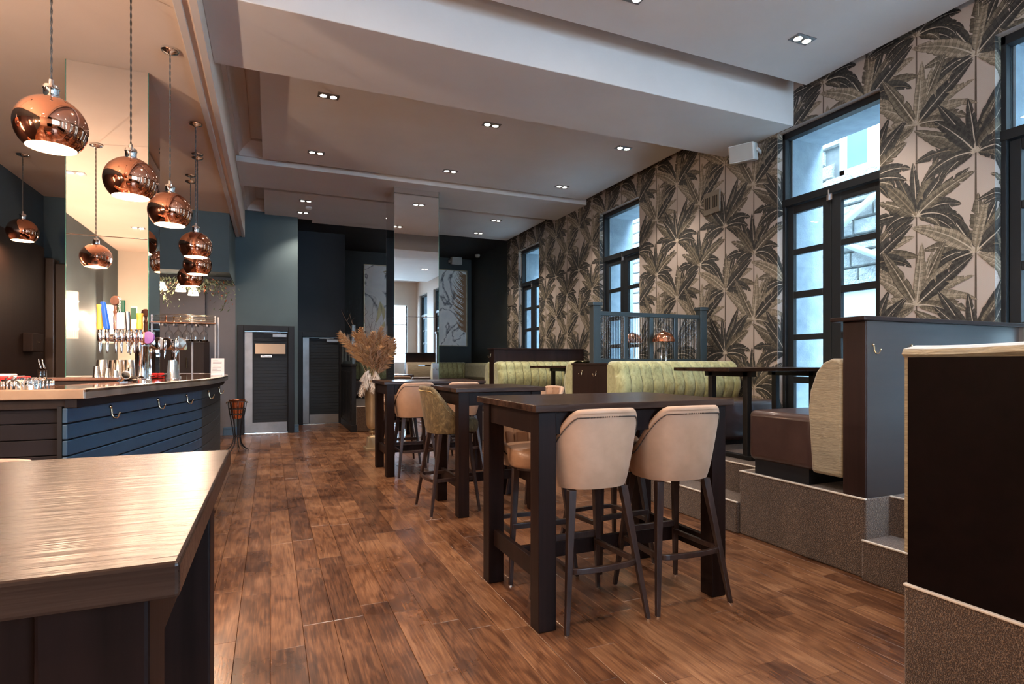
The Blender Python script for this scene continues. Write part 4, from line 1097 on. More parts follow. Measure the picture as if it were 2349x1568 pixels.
PEN = [(-0.924, 3.221, 2.335, 'largest looking copper globe pendant at the top left'),
       (-0.762, 3.986, 2.335, 'copper globe pendant second along the bar before the pillar'),
       (-0.655, 4.657, 2.329, 'copper globe pendant overlapping the right edge of the mirrored pillar'),
       (-0.638, 6.002, 2.336, 'copper globe pendant uppermost of the stacked looking trio'),
       (-0.712, 6.856, 2.294, 'copper globe pendant in the middle of the stacked looking trio'),
       (-0.869, 7.666, 2.262, 'copper globe pendant lowest of the stacked looking trio'),
       (-1.634, 6.975, 2.329, ''),
       (-2.427, 7.601, 2.653, 'copper globe pendant against the dark wall at the far left')]
PEN[6] = (-1.634, 3.225, 2.329, 'lone copper globe pendant seen mirrored in the pillar')
for i, (x, y, z_, lab) in enumerate(PEN):
    if i == 0: o = pp; o.location = (x, y, z_); o['label'] = lab
    else: o = dup(pp, (x, y, z_), 0, lab)
    s_ = o.scale[0]
    h = (3.48 - z_) / s_
    G().lathe([(0.058, h), (0.058, h-0.008), (0.048, h-0.020), (0.014, h-0.030), (0.004, h-0.034)], n=24).build('canopy', M['chrome'], o, smooth='auto')
    cg = G()
    for q in (0, PI):
        pts = []
        nseg = 70
        for k in range(nseg + 1):
            zz = 0.21 + (h - 0.03 - 0.21) * k / nseg; a = q + k * 0.9
            pts.append((0.0028*math.cos(a), 0.0028*math.sin(a), zz))
        cg.tube(pts, 0.0026, 5)
    cg.build('cord', M['cord'] if 'cord' in M else M.setdefault('cord', mat('grey_twisted_flex', (0.10, 0.095, 0.09), 0.7)), o, smooth=True)
    light('pendant_light', 'POINT', (x, y, z_ - 0.075*s_), PEND_W * s_, WARM, shadow_soft_size=0.03)

# ------------------------------------------------------------------ twin downlights
dp = thing('twin_downlight', '', 'downlight', (0, 0, 0), 0, 'twin ceiling downlights')
G().box((-0.10, -0.055, -0.006), (0.10, 0.055, 0.0)).build('plate', M['steel'], dp, bevel=0.002)
for s in (-1, 1):
    G().lathe([(0.036, -0.006), (0.038, -0.010), (0.032, -0.010)], (s*0.048, 0, 0), 20).build('bezel', M['chrome'], dp, smooth=True)
    G().lathe([(0.001, -0.008), (0.031, -0.008)], (s*0.048, 0, 0), 18).build('lamp', M['spot'], dp)
SP_ = [(0.53, 5.88, 'left'), (2.26, 5.88, 'middle'), (4.0, 5.88, 'right'), (0.53, 7.52, 'left'), (2.28, 7.52, 'middle'), (4.02, 7.52, 'right'),
       (0.53, 9.82, 'left'), (0.53, 10.6, 'left'), (3.85, 9.78, 'right'), (3.89, 10.87, 'right'), (4.0, 3.33, 'right'), (2.4, 3.43, 'middle'), (0.6, 3.4, 'left'), (2.28, 9.8, 'm'), (2.3, 1.2, 'm'), (4.0, 1.2, 'm'), (0.6, 1.2, 'm')]  # row over the camera is out of view, added to light the room
row = {5.88: 'just beyond the near beam', 7.52: 'in front of the far beam', 9.82: 'first beyond the far beam', 10.6: 'last before the dark end wall', 9.78: 'first beyond the far beam', 10.87: 'last before the dark end wall', 3.33: 'on the nearest ceiling panel', 3.43: 'cut by the top edge of the picture', 3.4: 'on the nearest ceiling panel over the floor', 9.8: 'behind the mirrored column', 1.2: 'added above the camera'}
side = {'left': 'twin downlight on the bar side', 'middle': 'twin downlight in the middle row', 'right': 'twin downlight on the window side', 'm': 'twin downlight'}
for i, (x, y, s) in enumerate(SP_):
    lab = side[s] + ' ' + row[y] + ('' if y != 1.2 else {2.3: ', middle one', 4.0: ', window one', 0.6: ', bar one'}[x])
    if i == 0: o = dp; o.location = (x, y, 3.90); o['label'] = lab
    else: o = dup(dp, (x, y, 3.90), 0, lab)
    light('downlight', 'SPOT', (x, y, 3.88), DOWN_W, SPOTC, spot_size=R(105), spot_blend=0.6, shadow_soft_size=0.05)
for i, (x, y) in enumerate(((-2.1, 2.1), (-2.0, -0.8), (-1.2, 0.6), (-1.2, -2.0))):  # first pair shows in the pillar mirror, second pair is added fill
    o = dup(dp, (x, y, 3.48), 0, ['twin downlight in the bar ceiling behind the pendants', 'twin downlight in the bar ceiling near the cream wall', 'added twin downlight in the bar ceiling above the foreground table', 'last added twin downlight in the bar ceiling'][i])
    light('downlight', 'SPOT', (x, y, 3.46), DOWN_W * 0.6, WARM, spot_size=R(110), spot_blend=0.6, shadow_soft_size=0.05)
t = thing('smoke_detector', 'white smoke detector between the two bar side downlights', 'smoke detector', (0.6, 10.2, 3.90))
G().lathe([(0.001, -0.05), (0.03, -0.05), (0.045, -0.035), (0.055, -0.03), (0.055, 0)], n=20).build('body', M['white'], t, smooth='auto')

# tubular wall lamps: one mirrored in the pillar, the others added for light
def tube_lamp(x, y, z, lab):
    t = thing('tube_wall_lamp', lab, 'wall lamp', (x, y, z))
    G().box((0, -0.05, -0.30), (0.02, 0.05, 0.30)).build('back_plate', M['brass'], t, bevel=0.003)
    g = G()
    for k in range(18):
        a = 2*PI*k/18
        g.tube([(0.115 + 0.085*math.cos(a), 0.085*math.sin(a), -0.34), (0.115 + 0.085*math.cos(a), 0.085*math.sin(a), 0.34)], 0.0135, 6)
    g.build('glass_rods', M['rodglow'], t, smooth=True)
    for zz in (-0.2, 0, 0.2): G().lathe([(0.088, zz - 0.035), (0.104, zz), (0.088, zz + 0.035)], (0.115, 0, 0), 24).build('bulb_glow_band', M['bandglow'], t, smooth=True)
    light('wall_lamp_light', 'POINT', (x + 0.26, y, z), WALL_W, WARM, shadow_soft_size=0.02)
tube_lamp(-2.78, 0.15, 1.95, 'glowing ribbed glass wall lamp mirrored at the left edge of the pillar')
tube_lamp(-2.68, 1.7, 1.95, 'added ribbed glass fill lamp on the panelling near the bar end')  # out of view, added to brighten the bar ceiling
tube_lamp(-2.68, 3.0, 1.95, 'added ribbed glass fill lamp on the panelling behind the bar return')  # second unseen lamp added for warm light on the bar ceiling
tube_lamp(-2.78, -1.9, 1.95, 'added ribbed glass fill lamp near the cream wall')  # added behind the camera as warm fill

# ------------------------------------------------------------------ high tables
def table(cx, cy, lx, ly, h, label, leg=0.092, rails=True):
    t = thing('bar_table', label, 'table', (cx, cy, 0), 0, 'high espresso bar tables')
    hx, hy = lx/2, ly/2
    G().box((-hx, -hy, h - 0.035), (hx, hy, h)).build('table_top', M['espressox'], t, bevel=0.004)
    ix, iy = hx - 0.03, hy - 0.03
    for sx in (-1, 1):
        for sy in (-1, 1):
            x0, x1 = sorted((sx*ix, sx*(ix - leg))); y0, y1 = sorted((sy*iy, sy*(iy - leg)))
            G().box((x0, y0, 0), (x1, y1, h - 0.035)).build('leg', M['espresso'], t, bevel=0.004)
    a = 0.022
    g = G()
    for sy in (-1, 1): g.box((-ix + leg, min(sy*(iy - 0.012), sy*(iy - 0.012 - a)), h - 0.145), (ix - leg, max(sy*(iy - 0.012), sy*(iy - 0.012 - a)), h - 0.035))
    for sx in (-1, 1): g.box((min(sx*(ix - 0.012), sx*(ix - 0.012 - a)), -iy + leg, h - 0.145), (max(sx*(ix - 0.012), sx*(ix - 0.012 - a)), iy - leg, h - 0.035))
    g.build('apron', M['espresso'], t, bevel=0.002)
    for sx in (-1, 1): G().box((min(sx*(ix-0.03), sx*(ix-0.06)), -iy + leg, 0.215), (max(sx*(ix-0.03), sx*(ix-0.06)), iy - leg, 0.305)).build('end_rail', M['espresso'], t, bevel=0.003)
    G().box((-ix + 0.06, -0.035, 0.215), (ix - 0.06, -0.005, 0.295)).build('stretcher', M['espresso'], t, bevel=0.003)
    return t
table(1.70, 2.73, 1.18, 0.80, 1.06, 'high dark wood table nearest in the middle with two cream stools in front')
table(1.765, 4.73, 0.80, 0.78, 1.05, 'small high dark wood table with the olive velvet stool')
table(1.73, 6.62, 1.18, 0.80, 1.05, 'high dark wood table farthest back beside the urn')
table(-0.665, 1.01, 1.17, 0.77, 1.06, 'high dark wood table in the left foreground with a glossy top')

# ------------------------------------------------------------------ bar stools
def stool(name, label, fab, fab_in, seatm, studs, group):
    t = thing(name, label, 'bar stool', (0, 0, 0), 0, group)
    def plan(phi, r):     # phi 0 at back (-Y), +- to the sides
        s, c = math.sin(phi), math.cos(phi)
        ex = 0.80
        x = math.copysign(abs(s) ** ex, s) * r; y = -math.copysign(abs(c) ** ex, c) * r * 0.92
        return x, y
    PH = R(118)
    zb = 0.665
    def sstep(u): u = max(0.0, min(1.0, u)); return u*u*(3-2*u)
    def top(phi):
        a = abs(math.degrees(phi)); hi, lo = 1.045, 0.795
        if a < 34: return hi - 0.004*(a/34)**2
        if a < 100:
            u = (a - 34) / 66.0
            v = 0.45*sstep(u) + 0.55*u
            return hi - 0.004 + (lo - hi + 0.004)*v
        return lo - 0.03*(a - 102)/16
    def rad(zz, extra=0.0):
        return 0.188 + 0.066 * ((zz - zb) / 0.38) ** 0.75 + extra if zz > zb else 0.188 + extra
    def outer(u, v):
        phi = -PH + 2*PH*u; zt = top(phi); zz = zb + (zt - zb)*v
        x, y = plan(phi, rad(zz)); return (x, y, zz)
    G().grid(outer, 44, 10).build('back_shell', fab, t, smooth=True)
    nfl = 11
    def inner(u, v):
        phi = -PH + 2*PH*u; zt = top(phi) ; zz = 0.70 + (zt - 0.70)*v
        f = (u * nfl) % 1.0
        sc = math.sqrt(max(0.0, 1 - (2*f - 1)**2)) * 0.014
        x, y = plan(phi, rad(zz) - 0.030 - sc + (0.010 if v > 0.93 else 0)); return (x, y, zz - 0.004*(1-v))
    G().grid(inner, 132, 8).build('back_lining', fab_in, t, smooth=True)
    pts = []
    for i in range(45):
        phi = -PH + 2*PH*i/44; zt = top(phi); x, y = plan(phi, rad(zt) - 0.016); pts.append((x, y, zt))
    # end caps of the rim run down to the seat base
    def endp(phi, zz): 
        x, y = plan(phi, rad(zz) - 0.016); return (x, y, zz)
    dn = [endp(-PH, z_) for z_ in (0.68, 0.72, 0.75)]; up_ = [endp(PH, z_) for z_ in (0.75, 0.72, 0.68)]
    G().tube(dn + pts + up_, 0.017, 10).build('rim', fab, t, smooth=True)
    sg = G()
    for i in range(150):
        phi = -PH + 2*PH*i/149; zt = top(phi) - 0.024; x, y = plan(phi, rad(zt) + 0.0035)
        sg.add([(x + dx, y + dy, zt + dz) for dx, dy, dz in ((0.0045,0,0),(-0.0045,0,0),(0,0.0045,0),(0,-0.0045,0),(0,0,0.0045),(0,0,-0.0045))],
               [(0,2,4),(2,1,4),(1,3,4),(3,0,4),(2,0,5),(1,2,5),(3,1,5),(0,3,5)])
    o = sg.build('stud_trim', studs, t, smooth=True); o['kind'] = 'stuff'
    # seat cushion
    def sprof(k, s_): 
        a = 2*PI*k; c_, n_ = math.cos(a), math.sin(a)
        x = math.copysign(abs(c_)**0.7, c_)*0.176*s_; y = math.copysign(abs(n_)**0.62, n_)*0.198*s_ + 0.060
        return x, y
    ring = [(0.90, 0.665), (0.97, 0.675), (1.0, 0.70), (1.0, 0.745), (0.97, 0.765), (0.88, 0.778), (0.5, 0.788), (0.02, 0.790)]
    def seat(u, v):
        i = v * (len(ring) - 1); a = int(min(i, len(ring)-2)); f = i - a
        s_ = ring[a][0]*(1-f) + ring[a+1][0]*f; zz = ring[a][1]*(1-f) + ring[a+1][1]*f
        x, y = sprof(u, s_); return (x, y, zz)
    G().grid(seat, 40, 14).build('seat', seatm, t, smooth=True)
    G().prism([sprof(k/32, 0.86) for k in range(32)], 0.652, 0.672).build('seat_base', M['legwood'], t)
    feet = {(-1,-1): (-0.225, -0.215), (1,-1): (0.225, -0.215), (-1,1): (-0.205, 0.215), (1,1): (0.205, 0.215)}
    for k, (fx, fy) in feet.items():
        tx_, ty_ = k[0]*0.145, k[1]*0.125 + 0.01
        lo = G().bar((fx, fy, 0.006), (tx_, ty_, 0.66), 0.021, 0.040, 0.021, 0.034).build('leg', M['legwood'], t, bevel=0.003)
        G().lathe([(0.011, 0.0), (0.011, 0.008), (0.001, 0.008)], (fx, fy, 0), 10).build('glide', M['chrome'], lo)
    # foot ring: U with rounded rear corners
    zf = 0.285
    def fp(sx, sy):
        fx, fy = feet[(sx, sy)]; tx_, ty_ = sx*0.145, sy*0.125 + 0.01
        f = zf/0.66; return fx + (tx_ - fx)*f, fy + (ty_ - fy)*f
    ax, ay = fp(-1, -1); bx, by = fp(1, -1); cx_, cy_ = fp(1, 1); dx_, dy_ = fp(-1, 1)
    path = [(dx_, dy_), (ax - 0.005, ay + 0.05)]
    for k in range(1, 6): 
        a = PI + (PI/2)*k/6; path.append((ax + 0.045 + 0.05*math.cos(a), ay + 0.045 + 0.07*math.sin(a)))
    for k in range(0, 7):
        u = k/6; path.append((ax + 0.05 + (bx - ax - 0.1)*u, ay - 0.028 - 0.012*math.sin(PI*u)))
    for k in range(1, 6):
        a = -PI/2 + (PI/2)*k/6; path.append((bx - 0.045 + 0.05*math.cos(a), by + 0.045 + 0.07*math.sin(a)))
    path += [(bx + 0.005, by + 0.05), (cx_, cy_)]
    ribbon(path, zf - 0.014, zf + 0.014, 0.02).build('foot_ring', M['legwood'], t, bevel=0.003, smooth=False)
    G().box((dx_, dy_ - 0.012, zf + 0.03), (cx_, cy_ + 0.012, zf + 0.062)).build('front_rail', M['legwood'], t, bevel=0.003)
    return t
studk = mat('black_nickel_stud', (0.08, 0.07, 0.065), 0.25, metal=1.0)
goldst = mat('brass_stud', (0.45, 0.32, 0.15), 0.3, metal=1.0)
GR = 'cream upholstered bar stools'
s1 = stool('bar_stool', 'cream bar stool in front of the nearest table, left of the two', M['fabric'], M['leather2'], M['leather2'], studk, GR)
s1.location = (1.472, 2.50, 0); s1.scale = (1, 1, 0.978)
dup(s1, (1.985, 2.49, 0), R(-2), 'cream bar stool in front of the nearest table, right of the two')
dup(s1, (1.46, 3.13, 0), R(176), 'tan lined bar stool facing us across the nearest table, left of the two')
dup(s1, (1.98, 3.10, 0), R(184), 'tan lined bar stool facing us across the nearest table, right of the two')
dup(s1, (2.28, 4.76, 0), R(92), 'tan lined bar stool at the window end of the small table')
dup(s1, (1.50, 6.36, 0), R(2), 'pale bar stool behind the olive velvet one, at the farthest table')
dup(s1, (2.06, 6.38, 0), R(-3), 'pale bar stool at the farthest table seen between table legs')
dup(s1, (1.50, 7.10, 0), R(180), 'bar stool on the far side of the farthest table, near the urn')
dup(s1, (2.02, 7.12, 0), R(178), 'bar stool on the far side of the farthest table, window side')
s2 = stool('velvet_bar_stool', 'olive gold crushed velvet bar stool side on at the small table', M['olivevel'], M['olivevel'], M['olivevel'], goldst, 'velvet bar stools')
s2.location = (1.405, 4.71, 0); s2.rotation_euler = (0, 0, R(-88))
s3 = stool('leather_bar_stool', 'salmon leather bar stool tucked behind the foreground table', M['pink'], M['pink'], M['pink'], studk, 'salmon bar stools')
s3.scale = (1, 1, 0.955); s3.location = (-0.70, 1.58, 0); s3.rotation_euler = (0, 0, R(180))

# ------------------------------------------------------------------ booths
def channel_back(name, y_front, y_back, x0, x1, zlo, zhi, m, label, cat, nch, facing=-1, group=None, coord='x'):
    """tufted back cushion along x; facing -1 faces -Y (towards the camera)"""
    t = label if not isinstance(label, str) else thing(name, label, cat, (0, 0, 0), 0, group)
    th = abs(y_back - y_front)
    n = 14
    prof = []     # (d, z): d distance from back plane
    for i in range(n + 1):
        u = i / n
        zz = zlo + (zhi - zlo) * u
        prof.append((th * (0.72 + 0.28 * math.sin(PI * min(1, u*1.15 + 0.05))), zz))
    prof = prof[:11]
    # rounded top
    zc = prof[-1][1]; dc = prof[-1][0]
    for k in range(1, 8):
        a = (PI/2) * k / 7
        prof.append((dc * (1 - 0.0) * math.cos(a)*0.55 + dc*0.45*(1 if k < 7 else 0.9), zc + (zhi - zc) * math.sin(a)))
    prof.append((0.0, zhi - 0.004))
    s = -facing * -1
    nu = nch * 12
    def fn(u, v):
        i = v * (len(prof) - 1); a = int(min(i, len(prof) - 2)); f = i - a
        d = prof[a][0]*(1-f) + prof[a+1][0]*f; zz = prof[a][1]*(1-f) + prof[a+1][1]*f
        fr_ = (u * nch) % 1.0
        sc = math.sqrt(max(0.0, 1 - abs(2*fr_ - 1)**3.5))
        e = min(1.0, u * nch * 2.2, (1 - u) * nch * 2.2)
        w_ = (0.72 + 0.28*math.sqrt(max(0, min(1, e))))
        d2 = d * w_ + 0.026 * sc * (1 if v < 0.97 else 0)
        z2 = zz + (0.012 * sc if v > 0.55 else 0) - 0.03*(1 - math.sqrt(max(0, min(1, e))))*(1 if v > 0.5 else 0)
        return (x0 + (x1 - x0)*u, y_back + facing * d2, z2)
    G().grid(fn, nu, 26).build('back_cushion', m, t, smooth=True)
    sm = G()
    for q in range(1, nch):
        sm.tube([(lambda p: (p[0], p[1] + facing*0.003, p[2] + 0.001))(fn(q / nch, v / 26)) for v in range(25)], 0.0045, 5)
    o = sm.build('seam_piping', M['seam'], t, smooth=True)
    # end caps and flat rear
    for uu, xx in ((0.0, x0), (1.0, x1)):
        pts = [fn(uu, v / 26) for v in range(27)] + [(xx, y_back, zlo)]
        G().add(pts, [tuple(range(len(pts)))]).build('end_cap', m, t)
    return t
def seat_block(name, a, b, label, plinth=True):
    t = label if not isinstance(label, str) else thing(name, label, 'bench', (0, 0, 0))
    G().box(a, b).build('seat_cushion', M['leather'], t, smooth='auto', bevel=0.045, seg=5)
    ay = 0.05
    G().box((a[0] + 0.02, a[1] + ay, ZP), (b[0] - 0.02, b[1] - ay, a[2] + 0.01)).build('plinth', M['black'], t)
    return t
XE = 3.20
def hookset(t, pts, n):
    for (x, y, z_) in pts:
        g = G(); jhook(g, (x, y, z_), n[0], n[1], 1.0); g.build('coat_hook', M['brass'], t, smooth=True)
# booth A (nearest): bench faces +Y
BA = seat_block('booth_bench', (XE, 2.58, 0.555), (4.80, 3.125, 0.915), 'dark brown leather bench with a ribbed sage back against the tall divider')
def side_back(name, y0, y1, zlo, zhi, x0, x1, m, label):
    t = label if not isinstance(label, str) else thing(name, label, 'bench')
    p = [(y0, zlo), (y0, zhi - 0.03), (y0 + 0.02, zhi), (y0 + 0.07, zhi + 0.005), (y0 + 0.13, zhi - 0.02), (y0 + 0.18, zhi - 0.08), (y1 - 0.015, zhi - 0.20), (y1 + 0.0, zhi - 0.32), (y1 - 0.01, zlo + 0.25), (y1 - 0.03, zlo)]
    G().extrude(p, 'x', x0, x1).build('back_cushion', m, t, smooth='auto', bevel=0.018, seg=3)
    return t
side_back('bench_back', 2.385, 2.625, 0.55, 1.275, XE, 4.79, M['greenpile'], BA)
dv = thing('booth_divider', 'tall dark wood booth divider with coat hooks and a shelf top', 'booth divider', (0, 0, 0))
G().box((XE, 2.235, ZP), (4.78, 2.378, 1.50)).build('panel', M['divider'], dv, bevel=0.003)
G().box((XE - 0.06, 2.20, 1.50), (4.78, 2.42, 1.525)).build('shelf_top', M['divider'], dv, bevel=0.004)
G().box((XE + 0.004, 2.229, ZP + 0.002), (4.76, 2.2345, 1.499)).build('face_board', M['dividersatin'], dv)
hookset(dv, [(3.25, 2.228, 1.335), (3.60, 2.228, 1.335), (3.89, 2.228, 1.335), (4.18, 2.228, 1.335)], (0, -1))
G().box((4.76, 2.20, ZP), (4.80, 2.235, 1.50)).build('end_strip', M['steel'], dv)
# near panel and its upholstery
nb = thing('booth_end_panel', 'near black wood booth panel filling the right edge of the picture', 'booth panel', (0, 0, 0))
G().box((2.10, -1.2, ZP), (2.135, 1.312, 1.272)).build('panel', M['darkpanel'], nb, bevel=0.002)
t = thing('booth_bench', 'sage ribbed velvet bench rising behind the near black panel', 'bench')
def nbk(u, v):
    # cross section (x,z) swept along y
    y = -1.2 + 2.545*u
    pr = [(2.137, 0.56), (2.137, 1.27), (2.12, 1.285), (2.13, 1.305), (2.20, 1.318), (2.30, 1.30), (2.36, 1.22), (2.38, 1.05), (2.36, 0.56)]
    i = v*(len(pr)-1); a = int(min(i, len(pr)-2)); f = i-a
    wob = 0.004*math.sin(y*9.0)
    return (pr[a][0]*(1-f)+pr[a+1][0]*f, y, pr[a][1]*(1-f)+pr[a+1][1]*f + (wob if 1 < i < 7 else 0))
G().grid(nbk, 30, 24).build('back_cushion', M['greenpile'], t, smooth='auto')
G().add([nbk(1, v/24) for v in range(25)], [tuple(range(25))]).build('end_cap', M['greenpile'], t)
seat_block('bench_seat', (2.42, -1.2, 0.56), (2.95, 1.25, 0.91), t)
# booth B
BB = channel_back('booth_bench', 4.76, 5.0, XE, 4.80, 0.86, 1.265, M['greenvel'], 'brown leather bench with a pale green channelled back under the glazed screen', 'bench', 12)
seat_block('bench_seat', (XE, 4.20, 0.50), (4.74, 4.84, 0.885), BB)
db = thing('booth_divider', 'low dark wood double divider with two coat hooks below the glazed screen', 'booth divider')
G().box((XE, 5.0, ZP), (4.80, 5.73, 1.235)).build('carcass', M['divider'], db, bevel=0.003)
G().box((XE - 0.01, 4.99, 1.235), (4.80, 5.74, 1.252)).build('shelf_top', M['divider'], db, bevel=0.003)
hookset(db, [(XE - 0.001, 5.20, 1.14), (XE - 0.001, 5.50, 1.14)], (-1, 0))
BC = channel_back('booth_bench', 5.97, 5.73, XE, 4.80, 0.86, 1.27, M['greenvel'], 'green velvet backed bench turned away behind the hooked divider', 'bench', 12, facing=1)
seat_block('bench_seat', (XE, 5.90, 0.50), (4.74, 6.5, 0.885), BC)
# booth D
BD = channel_back('booth_bench', 7.98, 8.22, XE, 4.80, 0.86, 1.27, M['greenvel'], 'pale green channelled velvet bench below the dark wood band', 'bench', 12)
seat_block('bench_seat', (XE, 7.42, 0.50), (4.74, 8.06, 0.885), BD)
dd = thing('booth_divider', 'dark wood banded divider above the far channelled bench', 'booth divider')
G().box((XE, 8.22, ZP), (4.80, 8.42, 1.47)).build('panel', M['divider'], dd, bevel=0.003)
G().box((XE - 0.02, 8.20, 1.47), (4.80, 8.46, 1.492)).build('shelf_top', M['divider'], dd, bevel=0.003)
hookset(dd, [(XE - 0.001, 8.34, 1.37)], (-1, 0))
BE = side_back('booth_bench', 8.44, 8.66, 0.55, 1.265, XE, 4.79, M['greenvel'], 'green velvet bench facing away behind the dark wood band')
seat_block('booth_bench', (XE, 8.64, 0.50), (4.74, 9.2, 0.885), BE)
# far banquette
BF = channel_back('banquette', 13.66, 13.9, 1.55, 4.60, 0.86, 1.27, M['greenvel'], 'long green channelled banquette along the far wall under the paintings', 'bench', 24)
seat_block('bench_seat', (1.55, 13.1, 0.50), (4.5, 13.72, 0.885), BF)
t = BF
G().box((4.50, 9.4, 0.86), (4.74, 13.62, 1.265)).build('back_cushion', M['greenvel'], t, smooth='auto', bevel=0.07, seg=4)

# booth tables
def booth_table(cx, cy, lx, ly, label, twoleg=True):
    t = thing('booth_table', label, 'table', (cx, cy, ZP), 0, 'booth dining tables')
    hx, hy = lx/2, ly/2; h = 0.755
    G().box((-hx, -hy, h - 0.03), (hx, hy, h)).build('table_top', M['espressox'], t, bevel=0.004)
    for s in (-1, 1):
        xx = s*(hx - 0.32)
        for sy in (-1, 1): G().bar((xx, sy*0.20, 0.02), (xx, sy*0.20, h - 0.03), 0.05).build('leg', M['blackmetal'], t, bevel=0.003)
        G().box((xx - 0.03, -0.27, 0), (xx + 0.03, 0.27, 0.035)).build('foot', M['blackmetal'], t, bevel=0.004)
        G().box((xx - 0.025, -0.27, h - 0.075), (xx + 0.025, 0.27, h - 0.03)).build('cross_rail', M['blackmetal'], t, bevel=0.003)
    return t
booth_table(3.98, 3.72, 1.40, 0.66, 'dark dining table on a black steel frame in the nearest booth')
booth_table(4.02, 6.96, 1.30, 0.60, 'dark dining table on a black steel frame in the booth with the dark wood band')
booth_table(2.9, 12.6, 1.1, 0.6, 'dark dining table in front of the far banquette')

# glazed screen on the divider
sc = thing('glazed_screen', 'teal framed ribbed glass screen standing on the low divider', 'screen', (0, 5.30, 1.252))
x0, x1 = 3.24, 4.70
for (xa, nm) in ((x0, 'l'), (x1, 'r')):
    po = G().box((xa - 0.045, -0.045, 0), (xa + 0.045, 0.045, 0.62)).build('post', M['screen'], sc, bevel=0.004)
    G().box((xa - 0.06, -0.06, 0.62), (xa + 0.06, 0.06, 0.66)).build('post_cap', M['screen'], po, bevel=0.005)
G().box((x0, -0.025, 0.52), (x1, 0.025, 0.565)).build('top_rail', M['screen'], sc, bevel=0.004)
G().box((x0, -0.025, 0.0), (x1, 0.025, 0.05)).build('bottom_rail', M['screen'], sc, bevel=0.004)
n = 4; wd = (x1 - x0 - 0.09) / n
for k in range(n):
    xa = x0 + 0.045 + k*wd
    if k: G().box((xa - 0.025, -0.022, 0.05), (xa + 0.025, 0.022, 0.52)).build('mullion', M['screen'], sc, bevel=0.003)
    G().box((xa + 0.02, -0.004, 0.05), (xa + wd - 0.02, 0.004, 0.52)).build('pane', M['reeded'], sc)

# mushroom lamps
def mlamp(loc, label):
    t = thing('mushroom_lamp', label, 'table lamp', loc, 0, 'copper mushroom lamps on the divider')
    prof = [(0.004, 0.355)] + [(0.118*math.sin(PI/2*i/10), 0.245 + 0.108*math.cos(PI/2*i/10)) for i in range(1, 11)] + [(0.119, 0.24)]
    G().lathe(prof, n=72, flute=lambda a: 1 + 0.03*abs(math.sin(a*9))).build('lamp_shade', M['copper2'], t, smooth=True)
    G().ball((0, 0, 0.36), 0.008, 8).build('finial', M['copper2'], t, smooth=True)
    lp = []
    for k in range(13):
        a = PI + PI*k/12; lp.append((0.032*math.cos(a), 0, 0.040 + 0.032*math.sin(a)))
    G().tube([(-0.032, 0, 0.25)] + lp + [(0.032, 0, 0.25)], 0.005, 8).build('frame', M['chrome'], t, smooth=True)
    G().tube([(0.07*math.cos(2*PI*k/24), 0.07*math.sin(2*PI*k/24), 0.005) for k in range(24)], 0.004, 6, closed=True).build('base_ring', M['chrome'], t, smooth=True)
    G().lathe([(0.001, 0.255), (0.10, 0.25)], n=24).build('diffuser', M['white'], t)
    return t
l1 = mlamp((4.02, 5.13, 1.252), 'fluted copper mushroom lamp in front of the glazed screen')
dup(l1, (3.88, 5.53, 1.252), 0, 'copper mushroom lamp blurred behind the glazed screen')

